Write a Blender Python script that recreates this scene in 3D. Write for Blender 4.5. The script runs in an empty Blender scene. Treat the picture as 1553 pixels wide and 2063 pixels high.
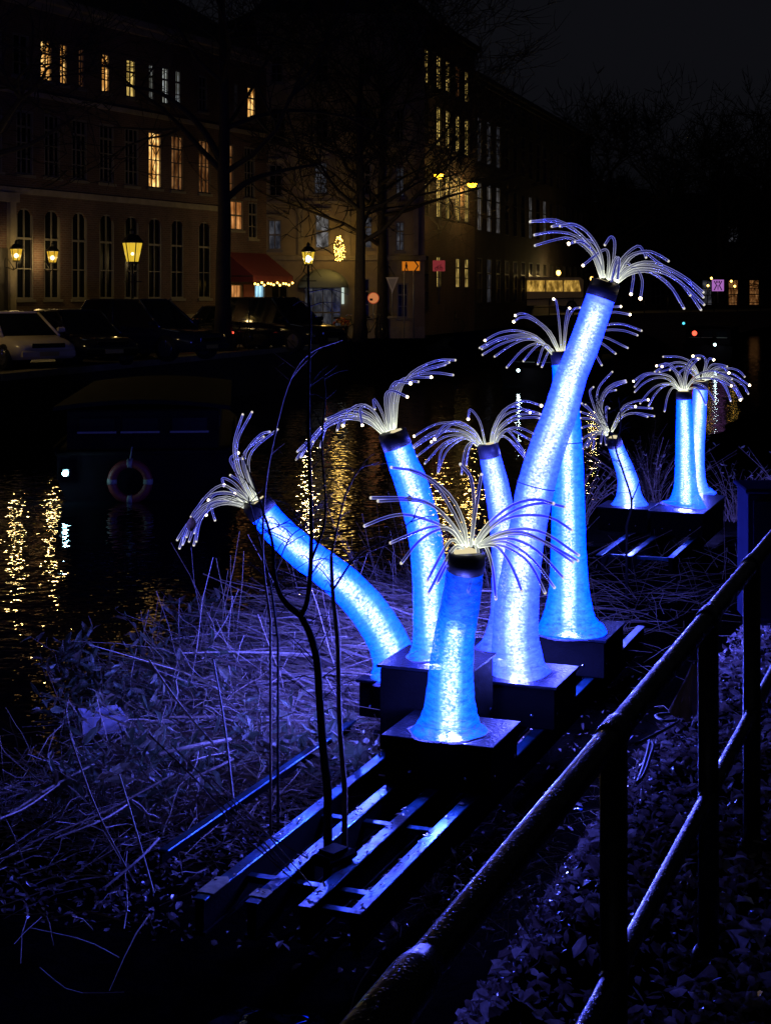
import bpy, bmesh, math, random
from math import pi, sin, cos, radians, sqrt, atan2
from mathutils import Vector, Matrix, noise as mnoise
random.seed(7)
S = bpy.context.scene
C = S.collection
# ------------------------------------------------------------------ camera
F, CX, HY, ZC = 3000.0, 776.5, 590.0, 1.75
cam = bpy.data.cameras.new('camera')
camo = bpy.data.objects.new('camera', cam)
C.objects.link(camo)
camo.location = (0, 0, ZC)
camo.rotation_euler = (pi / 2, 0, 0)
cam.sensor_fit = 'HORIZONTAL'
cam.sensor_width = 36.0
cam.lens = F / 1553.0 * 36.0
cam.shift_y = -(1031.5 - HY) / 1553.0
cam.clip_start = 0.05
cam.clip_end = 900
S.camera = camo
# ------------------------------------------------------------------ night sky + faint cloud glow
W = bpy.data.worlds.new('World'); S.world = W; W.use_nodes = True
nt = W.node_tree
for n in list(nt.nodes): nt.nodes.remove(n)
sky = nt.nodes.new('ShaderNodeTexSky'); sky.sky_type = 'NISHITA'; sky.sun_disc = False
sky.sun_elevation = radians(4); sky.sun_rotation = radians(200); sky.air_density = 2.0; sky.dust_density = 4.0
hsv = nt.nodes.new('ShaderNodeHueSaturation'); hsv.inputs['Saturation'].default_value = 0.0
bg = nt.nodes.new('ShaderNodeBackground'); bg.inputs['Strength'].default_value = 0.0022
wo = nt.nodes.new('ShaderNodeOutputWorld')
tint = nt.nodes.new('ShaderNodeMixRGB'); tint.blend_type = 'MULTIPLY'; tint.inputs[0].default_value = 1.0; tint.inputs[2].default_value = (0.92, 0.95, 1.30, 1)
nt.links.new(sky.outputs[0], hsv.inputs['Color']); nt.links.new(hsv.outputs[0], tint.inputs[1]); nt.links.new(tint.outputs[0], bg.inputs[0]); nt.links.new(bg.outputs[0], wo.inputs[0])
sl = bpy.data.lights.new('moon', 'SUN'); sl.energy = 0.004; sl.angle = radians(12); sl.color = (0.75, 0.82, 1)
slo = bpy.data.objects.new('moon', sl); C.objects.link(slo); slo.rotation_euler = (radians(40), 0, radians(200))
S.view_settings.view_transform = 'Standard'; S.view_settings.look = 'None'
S.view_settings.exposure = 0.0; S.view_settings.gamma = 1.0; S.view_settings.use_curve_mapping = False
S.render.engine = 'CYCLES'
cy = S.cycles
cy.use_denoising = True
try: cy.denoiser = 'OPENIMAGEDENOISE'
except Exception: pass
cy.max_bounces = 5; cy.diffuse_bounces = 2; cy.glossy_bounces = 3; cy.transmission_bounces = 3
cy.transparent_max_bounces = 14; cy.caustics_reflective = False; cy.caustics_refractive = False
cy.sample_clamp_indirect = 40.0; cy.use_light_tree = True; cy.light_sampling_threshold = 0.0

# ------------------------------------------------------------------ coordinates
DU = Vector((0.367, 0.930)); DV = Vector((-0.930, 0.367))
def P(px, py, d): return Vector(((px - CX) / F * d, d, ZC - (py - HY) / F * d))
def PZ(px, py, z):
    d = (ZC - z) * F / (py - HY); return P(px, py, d)
def UV(u, v, z): return Vector((DU.x * u + DV.x * v, DU.y * u + DV.y * v, z))
def uv_of(x, y): return (DU.x * x + DU.y * y, DV.x * x + DV.y * y)

# ------------------------------------------------------------------ helpers
def tag(o, label=None, cat=None, group=None, kind=None):
    if label: o['label'] = label
    if cat: o['category'] = cat
    if group: o['group'] = group
    if kind: o['kind'] = kind
    return o
def thing(name, label, cat, loc=(0, 0, 0), rz=0.0, group=None):
    o = bpy.data.objects.new(name, None); C.objects.link(o)
    o.empty_display_size = 0.2
    o.location = loc; o.rotation_euler = (0, 0, rz)
    return tag(o, label, cat, group)

class MB:
    def __init__(s): s.v = []; s.f = []; s.uv = {}; s.mi = []; s.m = 0; s.sm = []; s.smooth = False
    def face(s, ids, uvs=None):
        if uvs: s.uv[len(s.f)] = uvs
        s.f.append(tuple(ids)); s.mi.append(s.m); s.sm.append(s.smooth)
    def quad(s, a, b, c, d):
        n = len(s.v); s.v += [Vector(a), Vector(b), Vector(c), Vector(d)]; s.face((n, n+1, n+2, n+3))
    def poly(s, pts):
        n = len(s.v); s.v += [Vector(p) for p in pts]; s.face(range(n, n + len(pts)))
    def box(s, lo, hi, M=None, bev=0.0):
        x0, y0, z0 = lo; x1, y1, z1 = hi
        if bev > 0:
            b = bev; n = len(s.v); pts = []
            for z, i in ((z0, b), (z0 + b, 0), (z1 - b, 0), (z1, b)):
                pts += [(x0+i, y0+i, z), (x1-i, y0+i, z), (x1-i, y1-i, z), (x0+i, y1-i, z)]
            fs = [(3, 2, 1, 0), (12, 13, 14, 15)]
            for k in range(3):
                for j in range(4):
                    fs.append((k*4+j, k*4+(j+1) % 4, k*4+4+(j+1) % 4, k*4+4+j))
        else:
            n = len(s.v)
            pts = [(x0, y0, z0), (x1, y0, z0), (x1, y1, z0), (x0, y1, z0), (x0, y0, z1), (x1, y0, z1), (x1, y1, z1), (x0, y1, z1)]
            fs = [(3, 2, 1, 0), (4, 5, 6, 7), (0, 1, 5, 4), (1, 2, 6, 5), (2, 3, 7, 6), (3, 0, 4, 7)]
        for p in pts:
            q = Vector(p); s.v.append(M @ q if M else q)
        for f in fs: s.face([n + i for i in f])
        return s
    def prism(s, pts2, y0, y1, M=None):
        """polygon in x,z (counter-clockwise seen from -y) extruded along y"""
        n = len(s.v); k = len(pts2)
        for y in (y0, y1):
            for x, z in pts2:
                q = Vector((x, y, z)); s.v.append(M @ q if M else q)
        s.face(range(n, n + k)); s.face([n + k + i for i in reversed(range(k))])
        for i in range(k):
            j = (i + 1) % k; s.face((n + i, n + k + i, n + k + j, n + j))
        return s
    def tube(s, pts, rad, n=6, caps=True, uvs=False, ref=None, smooth=True):
        pts = [Vector(p) for p in pts]; m = len(pts)
        if not hasattr(rad, '__len__'): rad = [rad] * m
        base = len(s.v); T = []
        for i in range(m):
            a = pts[max(i-1, 0)]; b = pts[min(i+1, m-1)]
            t = (b - a); T.append(t.normalized() if t.length > 1e-9 else Vector((0, 0, 1)))
        N = ref if ref else (Vector((0, 0, 1)) if abs(T[0].z) < 0.9 else Vector((1, 0, 0)))
        N = (N - T[0] * N.dot(T[0])).normalized()
        L = 0.0; Ls = []; circ = 2 * pi * max(rad)
        for i in range(m):
            if i: L += (pts[i] - pts[i-1]).length
            Ls.append(L)
            N = (N - T[i] * N.dot(T[i])); N = N.normalized() if N.length > 1e-6 else T[i].orthogonal().normalized()
            B = T[i].cross(N)
            for k in range(n):
                a = 2 * pi * k / n
                s.v.append(pts[i] + (N * cos(a) + B * sin(a)) * rad[i])
        sm = s.smooth; s.smooth = smooth
        for i in range(m - 1):
            for k in range(n):
                k2 = (k + 1) % n
                ids = (base + i*n + k, base + i*n + k2, base + (i+1)*n + k2, base + (i+1)*n + k)
                if uvs == 'len':
                    u0, u1 = k / n * circ, (k + 1) / n * circ
                    s.face(ids, ((u0, Ls[i]), (u1, Ls[i]), (u1, Ls[i+1]), (u0, Ls[i+1])))
                elif uvs:
                    t0, t1 = Ls[i] / L, Ls[i+1] / L
                    s.face(ids, ((k/n, t0), ((k+1)/n, t0), ((k+1)/n, t1), (k/n, t1)))
                else: s.face(ids)
        if caps:
            s.smooth = False
            c0 = [base + k for k in range(n)]; c1 = [base + (m-1)*n + k for k in range(n)]
            s.face(list(reversed(c0)), [(0, 0)] * n if uvs else None); s.face(c1, [(0, 1)] * n if uvs else None)
        s.smooth = sm
        return s
    def lathe(s, prof, n=12, M=None, smooth=True):
        base = len(s.v); m = len(prof)
        for r, z in prof:
            for k in range(n):
                a = 2 * pi * k / n; q = Vector((r * cos(a), r * sin(a), z)); s.v.append(M @ q if M else q)
        sm = s.smooth; s.smooth = smooth
        for i in range(m - 1):
            for k in range(n):
                k2 = (k + 1) % n; s.face((base+i*n+k, base+i*n+k2, base+(i+1)*n+k2, base+(i+1)*n+k))
        s.smooth = False
        s.face([base + k for k in reversed(range(n))]); s.face([base + (m-1)*n + k for k in range(n)])
        s.smooth = sm
        return s
    def ball(s, c, r, n=8, m=5, sz=1.0):
        prof = [(max(r * sin(pi * i / m), r * 0.02), -r * sz * cos(pi * i / m)) for i in range(m + 1)]
        return s.lathe(prof, n, Matrix.Translation(Vector(c)))
    def build(s, name, mat, parent=None, label=None, world=False, data_only=False):
        me = bpy.data.meshes.new(name)
        off = Vector(parent.location) if (world and parent) else Vector((0, 0, 0))
        me.from_pydata([tuple(p - off) for p in s.v], [], s.f)
        mats = mat if isinstance(mat, (list, tuple)) else [mat]
        for m_ in mats: me.materials.append(m_)
        me.polygons.foreach_set('material_index', s.mi)
        me.polygons.foreach_set('use_smooth', s.sm)
        if s.uv:
            ul = me.uv_layers.new(name='UVMap')
            for pi_, uvs in s.uv.items():
                st = me.polygons[pi_].loop_start
                for j, q in enumerate(uvs): ul.data[st + j].uv = q
        me.update()
        if data_only: return me
        o = bpy.data.objects.new(name, me); C.objects.link(o)
        if parent: o.parent = parent
        if label: o['label'] = label
        return o
def link_mesh(name, me, parent=None, M=None):
    o = bpy.data.objects.new(name, me); C.objects.link(o)
    if parent: o.parent = parent
    if M is not None: o.matrix_local = M
    return o
def copy_tree(o, parent=None):
    c = o.copy(); C.objects.link(c)
    c.parent = parent
    for ch in list(o.children): copy_tree(ch, c)
    return c
def spline(ctrl, n):
    """Catmull-Rom through Vectors (any dim)"""
    pts = [Vector(c) for c in ctrl]
    if len(pts) == 2: pts = [pts[0], (pts[0] + pts[1]) / 2, pts[1]]
    ext = [2 * pts[0] - pts[1]] + pts + [2 * pts[-1] - pts[-2]]
    out = []; segs = len(pts) - 1
    for j in range(n):
        t = j / (n - 1) * segs; i = min(int(t), segs - 1); f = t - i
        p0, p1, p2, p3 = ext[i:i+4]
        out.append(0.5 * ((2*p1) + (p2 - p0)*f + (2*p0 - 5*p1 + 4*p2 - p3)*f*f + (3*p1 - p0 - 3*p2 + p3)*f**3))
    return out

# ------------------------------------------------------------------ materials
class NT:
    def __init__(s, name):
        s.m = bpy.data.materials.new(name); s.m.use_nodes = True; s.t = s.m.node_tree
        for n in list(s.t.nodes): s.t.nodes.remove(n)
        s.out = s.n('OutputMaterial')
    def n(s, kind, **kw):
        nd = s.t.nodes.new('ShaderNode' + kind)
        for k, v in kw.items():
            if k.startswith('i_'):
                nd.inputs[int(k[2:]) if k[2:].isdigit() else k[2:].replace('_', ' ')].default_value = v
            else: setattr(nd, k, v)
        return nd
    def l(s, a, b): s.t.links.new(a, b)
    def coord(s, which='Object', scale=(1, 1, 1)):
        tc = s.n('TexCoord'); mp = s.n('Mapping'); mp.inputs['Scale'].default_value = scale
        s.l(tc.outputs[which], mp.inputs[0]); return mp.outputs[0]
    def noise(s, vec, scale, detail=3, rough=0.55):
        n = s.n('TexNoise'); n.inputs['Scale'].default_value = scale; n.inputs['Detail'].default_value = detail; n.inputs['Roughness'].default_value = rough
        s.l(vec, n.inputs['Vector']); return n.outputs['Fac']
    def ramp(s, fac, stops):
        r = s.n('ValToRGB'); e = r.color_ramp.elements
        while len(e) < len(stops): e.new(0.5)
        for el, (p, c) in zip(e, stops):
            el.position = p; el.color = (*c, 1) if hasattr(c, '__len__') else (c, c, c, 1)
        s.l(fac, r.inputs[0]); return r.outputs[0]
    def math(s, op, a, b=None, clamp=False):
        m = s.n('Math', operation=op, use_clamp=clamp)
        for i, x in enumerate((a, b)):
            if x is None: continue
            if isinstance(x, (int, float)): m.inputs[i].default_value = x
            else: s.l(x, m.inputs[i])
        return m.outputs[0]
    def mixc(s, fac, a, b, mode='MIX'):
        m = s.n('MixRGB', blend_type=mode)
        for i, x in enumerate((fac, a, b)):
            if isinstance(x, (int, float)): m.inputs[i].default_value = x
            elif isinstance(x, (tuple, list)): m.inputs[i].default_value = (*x, 1)
            else: s.l(x, m.inputs[i])
        return m.outputs[0]
    def done(s, sh): s.l(sh, s.out.inputs[0]); return s.m

def pbr(name, col, rough=0.6, metal=0.0, spec=0.5, var=0.0, scale=6.0, bump=0.0, bscale=30.0, col2=None, coords='Object', vscale=(1, 1, 1)):
    k = NT(name); b = k.n('BsdfPrincipled')
    b.inputs['Roughness'].default_value = rough; b.inputs['Metallic'].default_value = metal
    b.inputs['Specular IOR Level'].default_value = spec
    vec = k.coord(coords, vscale)
    if col2 or var:
        c2 = col2 if col2 else tuple(c * (1 - var) for c in col)
        f = k.noise(vec, scale, 4)
        k.l(k.mixc(k.ramp(f, [(0.35, 0.0), (0.65, 1.0)]), col, c2), b.inputs['Base Color'])
    else: b.inputs['Base Color'].default_value = (*col, 1)
    if bump:
        bp = k.n('Bump'); bp.inputs['Strength'].default_value = bump; bp.inputs['Distance'].default_value = 0.02
        k.l(k.noise(vec, bscale, 4), bp.inputs['Height']); k.l(bp.outputs[0], b.inputs['Normal'])
    return k.done(b.outputs[0])
def emit(name, col, strength):
    k = NT(name); e = k.n('Emission'); e.inputs[0].default_value = (*col, 1); e.inputs[1].default_value = strength
    return k.done(e.outputs[0])

def glow_glass(name, col, strength):
    """clear bulb: gives off light and lets the filament's light out"""
    k = NT(name); e = k.n('Emission'); e.inputs[0].default_value = (*col, 1); e.inputs[1].default_value = strength
    t = k.n('BsdfTransparent'); a = k.n('AddShader'); k.l(e.outputs[0], a.inputs[0]); k.l(t.outputs[0], a.inputs[1])
    return k.done(a.outputs[0])

def sleeve_mat(name, edge, core, strength, wrinkle=1.0, hole=0.55, white=0.25, dark_top=None):
    k = NT(name)
    uv = k.n('UVMap').outputs[0]
    def mp(sx, sy):
        m = k.n('Mapping'); m.inputs['Scale'].default_value = (sx, sy, 1); k.l(uv, m.inputs[0]); return m.outputs[0]
    speck = k.noise(mp(22, 60), 1.0, 5, 0.66)
    wr = k.noise(mp(7, 34), 1.0, 4, 0.65)
    big = k.noise(mp(3, 4), 1.0, 2)
    lw = k.n('LayerWeight'); lw.inputs[0].default_value = 0.5
    facing = k.math('SUBTRACT', 1.0, lw.outputs['Facing'])
    f2 = k.math('POWER', facing, 1.6)
    col = k.mixc(f2, edge, core)
    hot = k.math('MULTIPLY', k.math('POWER', facing, 6.0), white)
    col = k.mixc(hot, col, (0.8, 1.0, 8.0))
    mod = k.math('ADD', k.math('MULTIPLY', k.ramp(wr, [(0.3, 0.0), (0.7, 1.0)]), 0.55 * wrinkle), 1.0 - 0.33 * wrinkle)
    mod = k.math('MULTIPLY', mod, k.math('ADD', k.math('MULTIPLY', big, 0.5), 0.75))
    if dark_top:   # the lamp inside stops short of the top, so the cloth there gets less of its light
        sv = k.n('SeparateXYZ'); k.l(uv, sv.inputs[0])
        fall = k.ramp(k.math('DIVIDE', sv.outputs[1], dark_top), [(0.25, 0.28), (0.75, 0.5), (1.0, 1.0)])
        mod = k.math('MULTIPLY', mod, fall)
    em = k.n('Emission'); k.l(col, em.inputs[0]); k.l(k.math('MULTIPLY', mod, strength), em.inputs[1])
    gl = k.n('BsdfPrincipled'); gl.inputs['Base Color'].default_value = (0.0002, 0.0010, 0.006, 1); gl.inputs['Roughness'].default_value = 0.6; gl.inputs['Specular IOR Level'].default_value = 0.02
    bp = k.n('Bump'); bp.inputs['Strength'].default_value = 0.6; bp.inputs['Distance'].default_value = 0.01
    k.l(wr, bp.inputs['Height']); k.l(bp.outputs[0], gl.inputs['Normal'])
    ad = k.n('AddShader'); k.l(em.outputs[0], ad.inputs[0]); k.l(gl.outputs[0], ad.inputs[1])
    tr = k.n('BsdfTransparent')
    h = k.ramp(k.math('ADD', speck, k.math('MULTIPLY', k.math('SUBTRACT', big, 0.5), 0.3)), [(0.37, 0.0), (0.49, hole * 0.3), (0.64, hole)])
    mx = k.n('MixShader'); k.l(h, mx.inputs[0]); k.l(ad.outputs[0], mx.inputs[1]); k.l(tr.outputs[0], mx.inputs[2])
    return k.done(mx.outputs[0])

def fibre_mat():
    k = NT('fibre_plastic')
    uv = k.n('UVMap').outputs[0]; sx = k.n('SeparateXYZ'); k.l(uv, sx.inputs[0])
    t = sx.outputs[1]
    col = k.ramp(t, [(0.0, (1.9, 2.0, 1.4)), (0.15, (1.15, 1.2, 0.98)), (0.35, (0.82, 0.82, 0.92)), (0.6, (0.46, 0.46, 1.15)), (0.85, (0.24, 0.27, 1.5)), (1.0, (0.6, 0.6, 1.4))])
    lw = k.n('LayerWeight'); lw.inputs[0].default_value = 0.35
    edge = k.ramp(lw.outputs['Facing'], [(0.15, 0.0), (0.6, 1.0)])
    em = k.n('Emission'); k.l(col, em.inputs[0])
    root = k.ramp(t, [(0.05, 1.0), (0.4, 0.0)])
    k.l(k.math('ADD', k.math('MULTIPLY', edge, 0.9), k.math('ADD', k.math('MULTIPLY', root, 0.3), 0.16)), em.inputs[1])
    tr = k.n('BsdfTransparent'); tr.inputs[0].default_value = (0.3, 0.33, 0.7, 1)
    gl = k.n('BsdfGlossy'); gl.inputs['Roughness'].default_value = 0.1; gl.inputs[0].default_value = (0.5, 0.5, 0.6, 1)
    m0 = k.n('MixShader'); m0.inputs[0].default_value = 0.2; k.l(tr.outputs[0], m0.inputs[1]); k.l(gl.outputs[0], m0.inputs[2])
    m1 = k.n('MixShader'); k.l(k.math('ADD', k.math('MULTIPLY', edge, 0.55), k.math('ADD', k.math('MULTIPLY', root, 0.3), 0.3), True), m1.inputs[0]); k.l(m0.outputs[0], m1.inputs[1]); k.l(em.outputs[0], m1.inputs[2])
    return k.done(m1.outputs[0])

def window_mat(name, c1, c2, strength, vs=(3, 3, 1.2)):
    """lit window: curtains and furniture seen as uneven brightness"""
    k = NT(name)
    v = k.coord('Object', vs)
    f = k.noise(v, 1.6, 4, 0.6)
    w = k.n('TexWave'); w.inputs['Scale'].default_value = 2.4; w.inputs['Distortion'].default_value = 2.5; k.l(v, w.inputs[0])
    col = k.mixc(k.ramp(f, [(0.35, 0), (0.65, 1)]), c1, c2)
    st = k.math('MULTIPLY', k.ramp(f, [(0.3, 0.1), (0.5, 0.7), (0.7, 1.7)]), k.math('ADD', k.math('MULTIPLY', w.outputs['Fac'], 0.6), 0.5))
    e = k.n('Emission'); k.l(col, e.inputs[0]); k.l(k.math('MULTIPLY', st, strength), e.inputs[1])
    g = k.n('BsdfGlossy'); g.inputs['Roughness'].default_value = 0.08; g.inputs[0].default_value = (0.004, 0.004, 0.004, 1)
    a = k.n('AddShader'); k.l(e.outputs[0], a.inputs[0]); k.l(g.outputs[0], a.inputs[1])
    return k.done(a.outputs[0])

def brick_mat(name, c1, c2, mortar, scale=1.0):
    k = NT(name); b = k.n('BsdfPrincipled'); b.inputs['Roughness'].default_value = 0.85
    tc = k.n('TexCoord'); sp = k.n('SeparateXYZ'); cb = k.n('CombineXYZ')
    k.l(tc.outputs['Object'], sp.inputs[0]); k.l(sp.outputs[0], cb.inputs[0]); k.l(sp.outputs[2], cb.inputs[1])
    br = k.n('TexBrick'); br.inputs['Scale'].default_value = scale
    br.inputs['Brick Width'].default_value = 0.22; br.inputs['Row Height'].default_value = 0.075; br.inputs['Mortar Size'].default_value = 0.008
    br.inputs['Color1'].default_value = (*c1, 1); br.inputs['Color2'].default_value = (*c2, 1); br.inputs['Mortar'].default_value = (*mortar, 1)
    k.l(cb.outputs[0], br.inputs['Vector'])
    dirt = k.noise(k.coord('Object', (0.5, 0.5, 0.25)), 2.0, 5)
    col = k.mixc(1.0, br.outputs['Color'], k.ramp(dirt, [(0.3, 0.55), (0.7, 1.0)]), 'MULTIPLY')
    k.l(col, b.inputs['Base Color'])
    bp = k.n('Bump'); bp.inputs['Strength'].default_value = 0.5; bp.inputs['Distance'].default_value = 0.01
    k.l(br.outputs['Fac'], bp.inputs['Height']); bp.invert = True; k.l(bp.outputs[0], b.inputs['Normal'])
    return k.done(b.outputs[0])

def water_mat():
    k = NT('canal_water'); b = k.n('BsdfPrincipled')
    b.inputs['Base Color'].default_value = (0.003, 0.004, 0.006, 1); b.inputs['Roughness'].default_value = 0.012
    b.inputs['IOR'].default_value = 1.33
    v = k.coord('Object', (1, 1, 1))
    n1 = k.noise(v, 2.6, 2, 0.5); n2 = k.noise(v, 7.0, 1, 0.5); n3 = k.noise(v, 0.5, 2)
    h = k.math('ADD', k.math('MULTIPLY', n1, 0.7), k.math('MULTIPLY', n2, 0.35))
    h = k.math('MULTIPLY', h, k.math('ADD', n3, 0.5))
    bp = k.n('Bump'); bp.inputs['Strength'].default_value = 1.0; bp.inputs['Distance'].default_value = 0.02
    k.l(h, bp.inputs['Height']); k.l(bp.outputs[0], b.inputs['Normal'])
    return k.done(b.outputs[0])

def wet_paint(name, col, rough, drops):
    k = NT(name); b = k.n('BsdfPrincipled'); b.inputs['Base Color'].default_value = (*col, 1)
    b.inputs['Roughness'].default_value = rough; b.inputs['Coat Weight'].default_value = 0.1; b.inputs['Coat Roughness'].default_value = 0.2
    v = k.coord('Object')
    vo = k.n('TexVoronoi'); vo.inputs['Scale'].default_value = 110; k.l(v, vo.inputs['Vector'])
    d = k.ramp(vo.outputs['Distance'], [(0.0, 1.0), (0.42, 0.0)])
    lump = k.noise(v, 35, 4)
    h = k.math('ADD', k.math('MULTIPLY', d, drops), k.math('MULTIPLY', lump, 0.12))
    bp = k.n('Bump'); bp.inputs['Strength'].default_value = 0.6; bp.inputs['Distance'].default_value = 0.006
    k.l(h, bp.inputs['Height']); k.l(bp.outputs[0], b.inputs['Normal']); k.l(bp.outputs[0], b.inputs['Coat Normal'])
    k.l(k.ramp(k.noise(v, 14, 4), [(0.35, rough * 0.7), (0.7, min(1, rough * 1.7))]), b.inputs['Roughness'])
    return k.done(b.outputs[0])

def leaf_mat(name, cols, rough=0.45, trans=0.25, spec=0.5):
    k = NT(name); b = k.n('BsdfPrincipled'); b.inputs['Roughness'].default_value = rough; b.inputs['Specular IOR Level'].default_value = spec
    g = k.n('NewGeometry')
    st = [(i / (len(cols)), c) for i, c in enumerate(cols)]
    r = k.n('ValToRGB'); r.color_ramp.interpolation = 'CONSTANT'; e = r.color_ramp.elements
    while len(e) < len(st): e.new(0.5)
    for el, (p, c) in zip(e, st): el.position = p; el.color = (*c, 1)
    k.l(g.outputs['Random Per Island'], r.inputs[0])
    f = k.noise(k.coord('Object'), 40, 3)
    c = k.mixc(1.0, r.outputs[0], k.ramp(f, [(0.3, 0.6), (0.7, 1.15)]), 'MULTIPLY')
    k.l(c, b.inputs['Base Color'])
    t = k.n('BsdfTranslucent'); k.l(c, t.inputs[0])
    m = k.n('MixShader'); m.inputs[0].default_value = trans; k.l(b.outputs[0], m.inputs[1]); k.l(t.outputs[0], m.inputs[2])
    return k.done(m.outputs[0])

M = {}
M['blue'] = sleeve_mat('blue_fabric', (0.0, 0.19, 11.0), (0.002, 0.40, 13.0), 1.0, wrinkle=1.5, hole=0.7, white=0.22)
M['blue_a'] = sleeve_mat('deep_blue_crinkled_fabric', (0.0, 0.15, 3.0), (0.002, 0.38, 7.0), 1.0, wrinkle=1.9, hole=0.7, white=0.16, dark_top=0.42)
M['lilac'] = sleeve_mat('lilac_white_fabric', (0.045, 0.14, 8.0), (0.11, 0.30, 10.0), 1.0, wrinkle=1.4, hole=0.62, white=0.30)
M['cyan'] = sleeve_mat('pale_blue_fabric', (0.012, 0.15, 5.0), (0.10, 0.45, 7.0), 1.0, hole=0.65, white=0.45)
def led_mat():
    k = NT('led_white'); lw = k.n('LayerWeight'); lw.inputs[0].default_value = 0.5
    f = k.math('SUBTRACT', 1.0, lw.outputs['Facing'])
    e = k.n('Emission'); k.l(k.mixc(k.math('POWER', f, 2.0), (0.15, 0.6, 1.6), (0.92, 0.98, 0.95)), e.inputs[0])
    nz = k.noise(k.coord('Object', (14, 14, 14)), 1.0, 3)
    st = k.math('ADD', k.math('MULTIPLY', k.math('POWER', f, 2.5), 2.1), 0.2)
    k.l(k.math('MULTIPLY', st, k.ramp(nz, [(0.3, 0.35), (0.7, 1.3)])), e.inputs[1])
    t = k.n('BsdfTransparent'); a = k.n('AddShader'); k.l(e.outputs[0], a.inputs[0]); k.l(t.outputs[0], a.inputs[1])
    return k.done(a.outputs[0])
M['led'] = led_mat()
M['skirt'] = pbr('slack_fabric_skirt', (0.05, 0.055, 0.12), 0.7, var=0.4, scale=12, bump=0.5, bscale=30)
M['fibre'] = fibre_mat()
M['tip'] = emit('fibre_tip_glow', (0.9, 0.84, 0.75), 0.85)
M['tip_hot'] = emit('fibre_tip_bright', (1.0, 0.80, 0.50), 10.0)
M['socket'] = emit('fibre_socket_glow', (1.0, 0.85, 0.5), 0.8)
M['collar'] = pbr('black_collar', (0.012, 0.012, 0.02), 0.5)
M['plinth'] = pbr('black_plinth_paint', (0.002, 0.002, 0.003), 0.7, spec=0.04, var=0.4, bump=0.2, bscale=60)
M['plinth_top'] = pbr('wet_black_plinth_lid', (0.005, 0.007, 0.013), 0.42, spec=0.06, var=0.5, scale=9, bump=0.4, bscale=40)
M['steel'] = pbr('wet_steel_azure_glow_tint', (0.03, 0.20, 0.38), 0.28, metal=0.85, col2=(0.006, 0.007, 0.012), scale=4.5, bump=0.10, bscale=40)  # azure tint stands for the tentacles' reflection; dark patches are dirt
M['rail'] = wet_paint('wet_black_rail_paint', (0.008, 0.011, 0.026), 0.27, 0.45)
M['rail_dry'] = wet_paint('black_rail_paint', (0.004, 0.004, 0.006), 0.35, 0.15)
M['soil'] = pbr('dark_soil', (0.006, 0.005, 0.004), 1.0, spec=0.0, var=0.5, scale=5, bump=0.6, bscale=18)
M['litter'] = leaf_mat('fallen_leaves', [(0.48, 0.38, 0.37), (0.26, 0.18, 0.16), (0.60, 0.50, 0.49), (0.12, 0.08, 0.07), (0.70, 0.60, 0.60), (0.34, 0.25, 0.23)], 0.19, 0.3, 1.0)
M['reed'] = leaf_mat('dry_reed', [(0.46, 0.33, 0.24), (0.28, 0.19, 0.13), (0.66, 0.52, 0.42), (0.16, 0.11, 0.08), (0.36, 0.28, 0.16)], 0.6, 0.1)
M['weed'] = leaf_mat('weed_leaves', [(0.22, 0.26, 0.16), (0.12, 0.15, 0.08), (0.34, 0.31, 0.20), (0.18, 0.13, 0.08)], 0.4, 0.3)
M['stem'] = pbr('plant_stem', (0.24, 0.16, 0.11), 0.7)
M['bramble'] = leaf_mat('bramble_leaves', [(0.24, 0.20, 0.14), (0.15, 0.14, 0.08), (0.34, 0.28, 0.2)], 0.45, 0.3)
M['bark'] = pbr('dark_bark', (0.018, 0.015, 0.013), 0.9, bump=0.6, bscale=20)
M['bark_far'] = pbr('elm_bark', (0.035, 0.028, 0.024), 0.9, var=0.4, bump=0.5, bscale=8)
M['water'] = water_mat()
M['paving'] = pbr('street_paving', (0.07, 0.06, 0.055), 0.55, var=0.4, scale=3, bump=0.3, bscale=12)
M['quay'] = brick_mat('quay_brick', (0.05, 0.035, 0.03), (0.035, 0.028, 0.025), (0.04, 0.04, 0.04))
M['brick_dark'] = brick_mat('brown_brick', (0.16, 0.085, 0.06), (0.11, 0.06, 0.045), (0.17, 0.15, 0.13))
M['brick_blk'] = brick_mat('dark_brick', (0.07, 0.045, 0.04), (0.05, 0.035, 0.03), (0.08, 0.07, 0.065))
M['stucco'] = pbr('beige_stucco', (0.36, 0.29, 0.19), 0.85, var=0.3, scale=1.2, bump=0.25, bscale=14)
M['stone'] = pbr('sandstone_trim', (0.36, 0.31, 0.22), 0.8, var=0.3, scale=3)
M['frame'] = pbr('window_frame_paint', (0.17, 0.155, 0.13), 0.5)
M['frame_dk'] = pbr('dark_window_frame', (0.04, 0.035, 0.03), 0.5)
M['roof'] = pbr('dark_roof_tiles', (0.03, 0.026, 0.026), 0.7, var=0.4)
M['glass'] = pbr('dark_window_glass', (0.006, 0.007, 0.009), 0.2, spec=0.06)
M['amber'] = window_mat('amber_lit_window', (1.0, 0.36, 0.05), (1.0, 0.62, 0.20), 1.5)
M['amber_dim'] = window_mat('dim_amber_window', (0.7, 0.22, 0.05), (0.9, 0.42, 0.14), 0.24)
M['yellow'] = window_mat('yellow_lit_window', (0.8, 0.52, 0.12), (1.0, 0.70, 0.20), 1.0)
M['orange'] = window_mat('orange_lit_window', (1.0, 0.32, 0.06), (1.0, 0.45, 0.14), 0.62, (0.6, 0.6, 0.4))
M['white'] = window_mat('white_lit_window', (0.75, 0.75, 0.55), (0.8, 0.9, 1.0), 0.6)
M['grey_w'] = window_mat('faint_grey_window', (0.20, 0.21, 0.28), (0.30, 0.3, 0.34), 0.16)
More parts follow.
